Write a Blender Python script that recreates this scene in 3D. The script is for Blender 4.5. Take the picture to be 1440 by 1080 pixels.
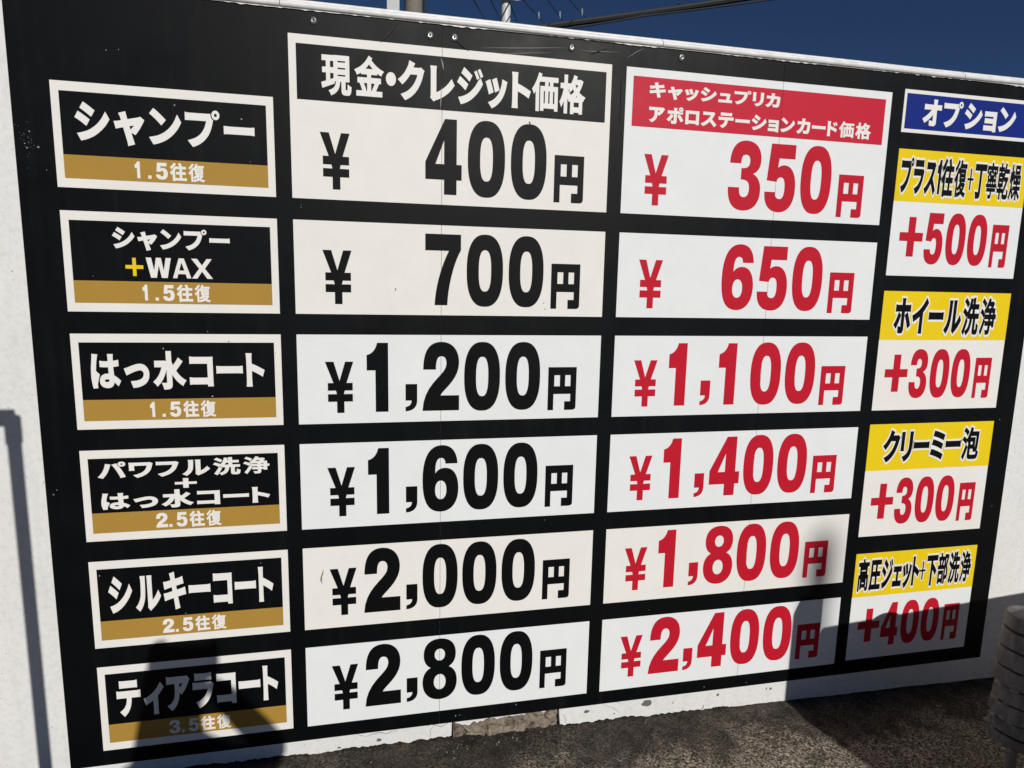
import bpy, bmesh, math, random
from mathutils import Vector, Matrix, Euler, noise
from mathutils.geometry import tessellate_polygon

scene = bpy.context.scene
for o in list(bpy.data.objects):
    bpy.data.objects.remove(o)
COL = scene.collection
random.seed(7)
R = math.radians

# ------------------------------------------------------------------ camera
cam_d = bpy.data.cameras.new('camera')
cam_d.sensor_fit = 'HORIZONTAL'
cam_d.sensor_width = 36.0
cam_d.lens = 22.945
cam_d.clip_start = 0.02
cam_d.clip_end = 600
cam = bpy.data.objects.new('camera', cam_d)
COL.objects.link(cam)
CX = Vector((0.97668299, -0.21369849, 0.02057405))      # right
CY = Vector((0.0122332, 0.15107416, 0.98844673))        # up
CZ = Vector((-0.21433778, -0.96514743, 0.15016578))     # backwards
CAM = Vector((0.0, -2.2, 1.70))
m = Matrix((CX, CY, CZ)).transposed().to_4x4()
m.translation = CAM
cam.matrix_world = m
scene.camera = cam

# ------------------------------------------------------------------ light
SUN_TRAVEL = Vector((-0.25, 1.0, -0.56)).normalized()
SUN_ELEV = math.asin(-SUN_TRAVEL.z)
SUN_AZ = math.atan2(-SUN_TRAVEL.x, -SUN_TRAVEL.y)
world = bpy.data.worlds.new('World')
scene.world = world
world.use_nodes = True
wn = world.node_tree.nodes
wl = world.node_tree.links
wn.clear()
wo = wn.new('ShaderNodeOutputWorld')
bg = wn.new('ShaderNodeBackground')
sky = wn.new('ShaderNodeTexSky')
sky.sky_type = 'NISHITA'
sky.sun_disc = False
sky.sun_elevation = SUN_ELEV
sky.sun_rotation = SUN_AZ
sky.altitude = 2500
sky.air_density = 0.70
sky.dust_density = 0.0
sky.ozone_density = 7.5
bg.inputs['Strength'].default_value = 0.05
wl.new(sky.outputs[0], bg.inputs['Color'])
wl.new(bg.outputs[0], wo.inputs['Surface'])
sun_d = bpy.data.lights.new('sun', 'SUN')
sun_d.energy = 4.95
sun_d.angle = R(0.53)
sun_d.color = (1.0, 0.965, 0.91)
sun = bpy.data.objects.new('sun', sun_d)
COL.objects.link(sun)
sun.location = (2.5, -10, 8)
sun.rotation_euler = SUN_TRAVEL.to_track_quat('-Z', 'Y').to_euler()
scene.view_settings.view_transform = 'Standard'
scene.view_settings.look = 'None'
scene.view_settings.gamma = 1.0
scene.view_settings.exposure = -0.47
scene.view_settings.use_curve_mapping = False

# ------------------------------------------------------------------ materials
ZO = 0.20          # the sign was measured from 0.20 m above the ground by the wall


def ground_z(x):
    return 0.018 - 0.0177 * (x - 0.3)


class NT:
    def __init__(self, name):
        self.m = bpy.data.materials.new(name)
        self.m.use_nodes = True
        self.t = self.m.node_tree
        self.b = self.t.nodes['Principled BSDF']
        self._co = None

    def n(self, typ, **kw):
        nd = self.t.nodes.new(typ)
        for k, v in kw.items():
            setattr(nd, k, v)
        return nd

    def l(self, a, b):
        self.t.links.new(a, b)

    def co(self):
        if self._co is None:
            self._co = self.n('ShaderNodeNewGeometry').outputs['Position']
        return self._co

    def scaled(self, s):
        mp = self.n('ShaderNodeMapping')
        mp.inputs['Scale'].default_value = s
        self.l(self.co(), mp.inputs['Vector'])
        return mp.outputs[0]

    def noise(self, scale, detail=4, rough=0.55, vec=None, dist=0.0):
        nd = self.n('ShaderNodeTexNoise')
        nd.inputs['Scale'].default_value = scale
        nd.inputs['Detail'].default_value = detail
        nd.inputs['Roughness'].default_value = rough
        nd.inputs['Distortion'].default_value = dist
        self.l(vec or self.co(), nd.inputs['Vector'])
        return nd.outputs['Fac']

    def ramp(self, fac, stops):
        r = self.n('ShaderNodeValToRGB')
        el = r.color_ramp.elements
        while len(el) > 1:
            el.remove(el[-1])
        for i, (p, c) in enumerate(stops):
            e = el[0] if i == 0 else el.new(p)
            e.position = p
            if isinstance(c, (int, float)):
                c = (c, c, c)
            e.color = (*c, 1)
        self.l(fac, r.inputs['Fac'])
        return r.outputs['Color']

    def mix(self, fac, a, b, mode='MIX'):
        mx = self.n('ShaderNodeMix', data_type='RGBA', blend_type=mode)
        for s, v in (('Factor', fac), ('A', a), ('B', b)):
            idx = {'Factor': 0, 'A': 6, 'B': 7}[s]
            if hasattr(v, 'links') or hasattr(v, 'is_linked'):
                self.l(v, mx.inputs[idx])
            elif isinstance(v, (int, float)):
                mx.inputs[idx].default_value = v if idx == 0 else (v, v, v, 1)
            else:
                mx.inputs[idx].default_value = (*v, 1)
        return mx.outputs[2]

    def math(self, op, a, b=None):
        nd = self.n('ShaderNodeMath', operation=op)
        for i, v in enumerate((a, b)):
            if v is None:
                continue
            if isinstance(v, (int, float)):
                nd.inputs[i].default_value = v
            else:
                self.l(v, nd.inputs[i])
        return nd.outputs[0]

    def bump(self, h, strength=0.2, dist=0.002, prev=None):
        bp = self.n('ShaderNodeBump')
        bp.inputs['Strength'].default_value = strength
        bp.inputs['Distance'].default_value = dist
        self.l(h, bp.inputs['Height'])
        if prev is not None:
            self.l(prev, bp.inputs['Normal'])
        self.l(bp.outputs[0], self.b.inputs['Normal'])
        return bp.outputs[0]

    def set(self, color=None, rough=None, metal=None, spec=None):
        for k, v in (('Base Color', color), ('Roughness', rough), ('Metallic', metal), ('Specular IOR Level', spec)):
            if v is None:
                continue
            if isinstance(v, (int, float)):
                self.b.inputs[k].default_value = v
            elif isinstance(v, tuple):
                self.b.inputs[k].default_value = (*v, 1)
            else:
                self.l(v, self.b.inputs[k])
        return self


def vinyl(name, col, rough=0.46, var=0.05, spec=0.13, dust=0.0):
    """Printed or cut film on a metal sheet: faint mottling, fine orange-peel."""
    t = NT(name)
    n1 = t.noise(9, 5, 0.6)
    n2 = t.noise(420, 2, 0.5)
    f = t.ramp(n1, [(0.3, 1 - var), (0.7, 1.0)])
    c = t.mix(1.0, col, f, 'MULTIPLY')
    g = t.ramp(n2, [(0.35, 0.97), (0.65, 1.0)])
    c = t.mix(1.0, c, g, 'MULTIPLY')
    if dust:
        st = t.noise(1.0, 6, 0.65, t.scaled((26, 26, 1.3)))
        cl = t.noise(2.1, 5, 0.6)
        k = t.math('MULTIPLY', t.ramp(st, [(0.50, 0.0), (0.74, 1.0)]), t.ramp(cl, [(0.42, 0.0), (0.68, 1.0)]))
        c = t.mix(t.math('MULTIPLY', k, dust), c, (0.10, 0.10, 0.097))
    rr = t.ramp(t.noise(5, 4, 0.6), [(0.3, rough - 0.07), (0.7, rough + 0.08)])
    t.set(c, rr, 0.0, spec)
    b = t.bump(t.noise(3.2, 2, 0.4), 0.25, 0.004)
    t.bump(n2, 0.10, 0.0004, b)
    return t.m


M = {}
M['white_cream'] = vinyl('cream_white_vinyl', (0.79, 0.770, 0.725))
M['white_cool'] = vinyl('cool_white_vinyl', (0.77, 0.785, 0.79))
M['white_text'] = vinyl('white_lettering', (0.80, 0.785, 0.75), 0.45)
M['black'] = vinyl('black_sheet', (0.0016, 0.0022, 0.0030), 0.46, 0.25, 0.13, 0.06)
M['black_text'] = vinyl('black_lettering', (0.0020, 0.0025, 0.0032), 0.46, 0.2, 0.13)
M['red'] = vinyl('red_vinyl', (0.50, 0.010, 0.026), 0.48)
M['red_band'] = vinyl('red_band_vinyl', (0.54, 0.018, 0.042), 0.48)
M['gold'] = vinyl('gold_brown_vinyl', (0.40, 0.235, 0.045), 0.48)
M['yellow'] = vinyl('yellow_vinyl', (0.80, 0.58, 0.01), 0.48)
M['blue'] = vinyl('blue_vinyl', (0.006, 0.021, 0.20), 0.48)
M['seam'] = NT('seam_shadow').set((0.16, 0.16, 0.155), 0.7).m
M['scuff'] = NT('pale_scuff').set((0.30, 0.31, 0.31), 0.6, 0.0, 0.12).m
M['scuff_faint'] = NT('faint_scuff').set((0.020, 0.022, 0.024), 0.6, 0.0, 0.12).m
M['dark_scuff'] = NT('dark_scuff').set((0.05, 0.045, 0.04), 0.7).m


def make_wall_paint():
    t = NT('white_wall_paint')
    n1 = t.noise(2.2, 6, 0.6)
    n2 = t.noise(60, 5, 0.6)
    n3 = t.noise(260, 3, 0.6)
    c = t.ramp(n1, [(0.3, (0.70, 0.695, 0.675)), (0.7, (0.76, 0.757, 0.74))])
    c = t.mix(1.0, c, t.ramp(n2, [(0.3, 0.90), (0.55, 1.0)]), 'MULTIPLY')
    # grey water streaks and specks of dirt
    st = t.noise(1.0, 6, 0.65, t.scaled((22, 22, 1.6)))
    c = t.mix(1.0, c, t.ramp(st, [(0.30, 0.92), (0.46, 1.0)]), 'MULTIPLY')
    sp = t.noise(95, 2, 0.5)
    c = t.mix(t.ramp(sp, [(0.73, 0.0), (0.76, 0.7)]), c, (0.22, 0.20, 0.17))
    t.set(c, 0.55)
    h = t.math('ADD', t.math('MULTIPLY', n2, 0.6), t.math('MULTIPLY', n3, 0.4))
    t.bump(h, 0.45, 0.0025)
    return t.m


def make_concrete(name, a, b, scale=1.0, bump=0.5):
    t = NT(name)
    n1 = t.noise(7 * scale, 8, 0.65)
    n2 = t.noise(120 * scale, 4, 0.6)
    c = t.mix(t.ramp(n1, [(0.3, 0.0), (0.7, 1.0)]), a, b)
    c = t.mix(1.0, c, t.ramp(n2, [(0.3, 0.7), (0.65, 1.1)]), 'MULTIPLY')
    t.set(c, 0.9)
    t.bump(t.math('ADD', n1, t.math('MULTIPLY', n2, 0.4)), bump, 0.006)
    return t.m


def make_ground():
    t = NT('worn_concrete_ground')
    sep = t.n('ShaderNodeSeparateXYZ')
    t.l(t.co(), sep.inputs[0])
    big = t.noise(1.7, 7, 0.65, dist=0.3)
    med = t.noise(9, 6, 0.65)
    grain = t.noise(125, 3, 0.6)
    grain2 = t.noise(48, 5, 0.7)
    vor = t.n('ShaderNodeTexVoronoi')
    vor.inputs['Scale'].default_value = 150
    t.l(t.co(), vor.inputs['Vector'])
    base = t.mix(t.ramp(big, [(0.35, 0.0), (0.65, 1.0)]), (0.19, 0.163, 0.122), (0.28, 0.245, 0.19))
    stones = t.ramp(grain, [(0.38, 0.10), (0.47, 0.6), (0.54, 1.1), (0.64, 2.1)])
    base = t.mix(1.0, base, stones, 'MULTIPLY')
    base = t.mix(0.7, base, t.ramp(grain2, [(0.36, 0.35), (0.62, 1.3)]), 'MULTIPLY')
    pale = t.ramp(vor.outputs['Color'], [(0.93, 0.0), (0.95, 0.6)])
    base = t.mix(pale, base, (0.40, 0.37, 0.32))
    # brown and black grime along the foot of the wall, ragged on its outer side
    y = t.math('ADD', sep.outputs['Y'], t.math('MULTIPLY', t.math('SUBTRACT', med, 0.5), 0.55))
    y = t.math('ADD', y, t.math('MULTIPLY', t.math('SUBTRACT', t.noise(3.4, 5, 0.6), 0.5), 0.75))
    band = t.ramp(t.math('ADD', y, 0.5), [(0.20, 0.0), (0.34, 0.78), (0.48, 0.95)])
    grime = t.mix(t.ramp(t.noise(14, 6, 0.7), [(0.38, 0.0), (0.66, 1.0)]), (0.013, 0.012, 0.011), (0.075, 0.060, 0.044))
    grime = t.mix(0.8, grime, t.ramp(grain, [(0.36, 0.35), (0.62, 1.5)]), 'MULTIPLY')
    base = t.mix(band, base, grime)
    blot = t.ramp(t.noise(3.1, 6, 0.7), [(0.57, 0.0), (0.70, 0.6)])
    base = t.mix(blot, base, (0.028, 0.024, 0.020))
    t.set(base, t.ramp(med, [(0.3, 0.75), (0.7, 0.95)]), 0, 0.25)
    h = t.math('ADD', t.math('MULTIPLY', grain, 0.7), t.math('ADD', t.math('MULTIPLY', grain2, 0.5), med))
    t.bump(h, 0.9, 0.006)
    return t.m


def metal(name, col, rough, met=1.0, bump=0.0):
    t = NT(name)
    n1 = t.noise(30, 4, 0.6)
    c = t.mix(1.0, col, t.ramp(n1, [(0.3, 0.8), (0.7, 1.0)]), 'MULTIPLY')
    t.set(c, t.ramp(n1, [(0.3, max(rough - 0.06, 0.05)), (0.7, rough + 0.1)]), met)
    if bump:
        t.bump(t.noise(120, 3), bump, 0.001)
    return t.m


M['wall'] = make_wall_paint()


def make_mortar():
    t = NT('broken_mortar')
    n1 = t.noise(24, 8, 0.7)
    nz = t.n('ShaderNodeTexNoise')
    nz.inputs['Scale'].default_value = 30
    nz.inputs['Detail'].default_value = 5
    t.l(t.co(), nz.inputs['Vector'])
    wv = t.n('ShaderNodeVectorMath', operation='MULTIPLY_ADD')
    t.l(nz.outputs['Color'], wv.inputs[0])
    wv.inputs[1].default_value = (0.05, 0.05, 0.05)
    t.l(t.co(), wv.inputs[2])
    mp = t.n('ShaderNodeMapping')
    mp.inputs['Scale'].default_value = (1.0, 1.0, 1.9)
    t.l(wv.outputs[0], mp.inputs['Vector'])
    vo = t.n('ShaderNodeTexVoronoi', feature='DISTANCE_TO_EDGE')
    vo.inputs['Scale'].default_value = 10
    t.l(mp.outputs[0], vo.inputs['Vector'])
    c = t.mix(t.ramp(n1, [(0.36, 0.0), (0.62, 1.0)]), (0.13, 0.095, 0.068), (0.42, 0.36, 0.28))
    c = t.mix(t.ramp(t.noise(6, 4, 0.6), [(0.40, 0.0), (0.62, 0.6)]), c, (0.10, 0.075, 0.055))
    crk = t.math('MULTIPLY', t.ramp(vo.outputs['Distance'], [(0.010, 1.0), (0.055, 0.0)]), t.ramp(t.noise(11, 4, 0.6), [(0.44, 0.0), (0.58, 0.9)]))
    c = t.mix(crk, c, (0.035, 0.027, 0.02))  # crevice shade painted into the mortar colour as dark lines
    t.set(c, 0.95)
    t.bump(t.math('ADD', n1, t.math('MULTIPLY', vo.outputs['Distance'], 2.0)), 1.0, 0.012)
    return t.m


M['mortar'] = make_mortar()
M['core'] = make_concrete('block_concrete', (0.16, 0.14, 0.115), (0.24, 0.215, 0.18), 1.0)
M['pole_concrete'] = make_concrete('pole_concrete', (0.17, 0.145, 0.115), (0.235, 0.205, 0.17), 0.6, 0.2)
M['ground'] = make_ground()
M['coping'] = metal('white_plastic_coping', (0.80, 0.80, 0.79), 0.45, 0.0, 0.25)
M['steel'] = metal('bolt_steel', (0.62, 0.62, 0.60), 0.28)
M['socket'] = NT('bolt_socket').set((0.02, 0.02, 0.02), 0.6).m
M['galv'] = metal('galvanised_steel', (0.36, 0.375, 0.38), 0.5, 0.2)
M['white_pole'] = metal('white_painted_pole', (0.70, 0.71, 0.69), 0.4, 0.0)
M['cable'] = NT('black_cable').set((0.010, 0.011, 0.013), 0.55).m


def make_band():
    t = NT('grey_rubber_band')
    n1 = t.noise(18, 7, 0.7)
    st = t.noise(1.0, 6, 0.7, t.scaled((40, 40, 7)))
    c = t.ramp(n1, [(0.3, (0.11, 0.113, 0.116)), (0.7, (0.21, 0.214, 0.216))])
    c = t.mix(1.0, c, t.ramp(st, [(0.35, 0.62), (0.6, 1.08)]), 'MULTIPLY')
    c = t.mix(t.ramp(t.noise(60, 4, 0.7), [(0.62, 0.0), (0.70, 0.6)]), c, (0.36, 0.36, 0.35))
    t.set(c, 0.6)
    t.bump(t.math('ADD', n1, st), 0.5, 0.004)
    return t.m


M['rubber'] = make_band()
M['rubber_frayed'] = metal('frayed_grey_tape', (0.26, 0.265, 0.265), 0.8, 0.0, 0.5)
M['grey_pole'] = metal('grey_painted_pole', (0.24, 0.24, 0.235), 0.5, 0.0)
M['crack'] = NT('crack_dark').set((0.045, 0.04, 0.034), 0.95).m  # dark colour of the thin slivers that draw the cracks
M['chip'] = make_concrete('chipped_paint_concrete', (0.10, 0.10, 0.095), (0.17, 0.165, 0.155), 3.0)
M['yellow_paint'] = metal('yellow_steel_paint', (0.60, 0.40, 0.03), 0.45, 0.0)
M['caster_paint'] = metal('beige_caster_paint', (0.52, 0.50, 0.45), 0.45, 0.0)
M['caster_dark'] = metal('dark_caster_trim', (0.05, 0.05, 0.055), 0.5, 0.0)
M['cloth'] = NT('dark_jacket_cloth').set((0.03, 0.034, 0.045), 0.9).m
M['trousers'] = NT('grey_trousers').set((0.06, 0.06, 0.065), 0.9).m
M['skin'] = NT('skin').set((0.48, 0.29, 0.20), 0.55).m
M['hair'] = NT('black_hair').set((0.012, 0.010, 0.009), 0.5).m
M['phone'] = NT('phone_case').set((0.02, 0.02, 0.022), 0.35).m
M['shoe'] = NT('shoe').set((0.03, 0.028, 0.026), 0.6).m
M['glass'] = NT('lens_glass').set((0.01, 0.01, 0.012), 0.08).m


# ------------------------------------------------------------------ object helpers
def tag(o, label=None, cat=None, group=None, kind=None):
    for k, v in (('label', label), ('category', cat), ('group', group), ('kind', kind)):
        if v:
            o[k] = v
    return o


def thing(name, loc, label, cat, group=None):
    o = bpy.data.objects.new(name, None)
    o.empty_display_size = 0.1
    COL.objects.link(o)
    o.location = loc
    return tag(o, label, cat, group)


def wpos(o):
    v = Vector((0, 0, 0))
    while o is not None:
        v = v + Vector(o.location)
        o = o.parent
    return v


def build(name, bm, mat, parent=None, label=None, smooth=False, recalc=True, rec_origin=True):
    """Links a bmesh given in world coordinates as ONE object with its origin at its own centre."""
    if recalc:
        bmesh.ops.recalc_face_normals(bm, faces=bm.faces)
    vs = [v.co for v in bm.verts]
    c = Vector([(min(v[i] for v in vs) + max(v[i] for v in vs)) / 2 for i in range(3)])
    bmesh.ops.translate(bm, verts=bm.verts, vec=-c)
    me = bpy.data.meshes.new(name)
    bm.to_mesh(me)
    bm.free()
    if smooth:
        for p in me.polygons:
            p.use_smooth = True
        try:
            me.set_sharp_from_angle(angle=R(40))
        except Exception:
            pass
    me.materials.append(M[mat] if isinstance(mat, str) else mat)
    o = bpy.data.objects.new(name, me)
    COL.objects.link(o)
    if parent is not None:
        o.parent = parent
        o.location = c - wpos(parent)
    else:
        o.location = c
    if label:
        o['label'] = label
    return o


def add_box(bm, x0, x1, y0, y1, z0, z1, mat=None, bevel=0.0):
    r = bmesh.ops.create_cube(bm, size=1.0)
    vs = r['verts']
    for v in vs:
        v.co = Vector(((x0 + x1) / 2 + v.co.x * (x1 - x0), (y0 + y1) / 2 + v.co.y * (y1 - y0), (z0 + z1) / 2 + v.co.z * (z1 - z0)))
    if bevel:
        es = list({e for v in vs for e in v.link_edges})
        bmesh.ops.bevel(bm, geom=es, offset=bevel, segments=2, affect='EDGES', profile=0.6)
    return vs


def add_tube(bm, pts, rad, seg=12, cap=True):
    """Round tube through pts; rad is a number or one per point."""
    pts = [Vector(p) for p in pts]
    n = len(pts)
    rad = [rad] * n if isinstance(rad, (int, float)) else rad
    rings = []
    up = None
    for i, p in enumerate(pts):
        d = (pts[min(i + 1, n - 1)] - pts[max(i - 1, 0)]).normalized()
        if up is None:
            up = Vector((0, 0, 1)) if abs(d.z) < 0.9 else Vector((0, 1, 0))
        a = d.cross(up).normalized()
        b = a.cross(d).normalized()
        up = b
        rings.append([bm.verts.new(p + rad[i] * (a * math.cos(t) + b * math.sin(t))) for t in [2 * math.pi * k / seg for k in range(seg)]])
    for r0, r1 in zip(rings, rings[1:]):
        for k in range(seg):
            bm.faces.new((r0[k], r0[(k + 1) % seg], r1[(k + 1) % seg], r1[k]))
    if cap:
        bm.faces.new(rings[0])
        bm.faces.new(list(reversed(rings[-1])))
    return rings


def add_lathe(bm, prof, centre, seg=28, tilt=None, jit=0.0):
    """Revolve (r, z) pairs about a vertical axis at centre; tilt = small rotation Euler."""
    rings = []
    e = Euler(tilt).to_matrix() if tilt else Matrix.Identity(3)
    for r, z in prof:
        ring = []
        for k in range(seg):
            a = 2 * math.pi * k / seg
            rr = r * (1 + jit * math.sin(3 * a + z * 40))
            ring.append(bm.verts.new(Vector(centre) + e @ Vector((rr * math.cos(a), rr * math.sin(a), z))))
        rings.append(ring)
    for r0, r1 in zip(rings, rings[1:]):
        for k in range(seg):
            bm.faces.new((r0[k], r0[(k + 1) % seg], r1[(k + 1) % seg], r1[k]))
    bm.faces.new(rings[0])
    bm.faces.new(list(reversed(rings[-1])))


def inside_loop(p, lp):
    c = False
    j = len(lp) - 1
    for i in range(len(lp)):
        if (lp[i][1] > p[1]) != (lp[j][1] > p[1]) and p[0] < (lp[j][0] - lp[i][0]) * (p[1] - lp[i][1]) / (lp[j][1] - lp[i][1]) + lp[i][0]:
            c = not c
        j = i
    return c


def add_plate(bm, loops, y0, y1):
    """Flat shape in the x-z plane (outer loops and holes together), front at y0, back at y1."""
    depth = [sum(inside_loop(lp[0], q) for q in loops if q is not lp) for lp in loops]
    for i, lp in enumerate(loops):
        if depth[i] % 2 == 0:
            holes = [q for j, q in enumerate(loops) if depth[j] == depth[i] + 1 and inside_loop(q[0], lp)]
            add_island(bm, [lp] + holes, y0, y1)


def add_island(bm, loops, y0, y1):
    flat = [p for lp in loops for p in lp]
    tris = tessellate_polygon([[Vector((p[0], p[1], 0)) for p in lp] for lp in loops])
    vf = [bm.verts.new((p[0], y0, p[1])) for p in flat]
    vb = [bm.verts.new((p[0], y1, p[1])) for p in flat]
    for t in tris:
        a, b, c = (flat[i] for i in t)
        ar = (b[0] - a[0]) * (c[1] - a[1]) - (b[1] - a[1]) * (c[0] - a[0])
        if abs(ar) < 1e-13:
            continue
        q = t if ar > 0 else (t[0], t[2], t[1])
        try:
            bm.faces.new([vf[i] for i in q])
        except ValueError:
            pass
    k = 0
    for lp in loops:
        n = len(lp)
        for i in range(n):
            j = (i + 1) % n
            try:
                bm.faces.new((vf[k + i], vb[k + i], vb[k + j], vf[k + j]))
            except ValueError:
                pass
        k += n


def rect(x0, x1, z0, z1):
    return [(x0, z0), (x1, z0), (x1, z1), (x0, z1)]

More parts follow.
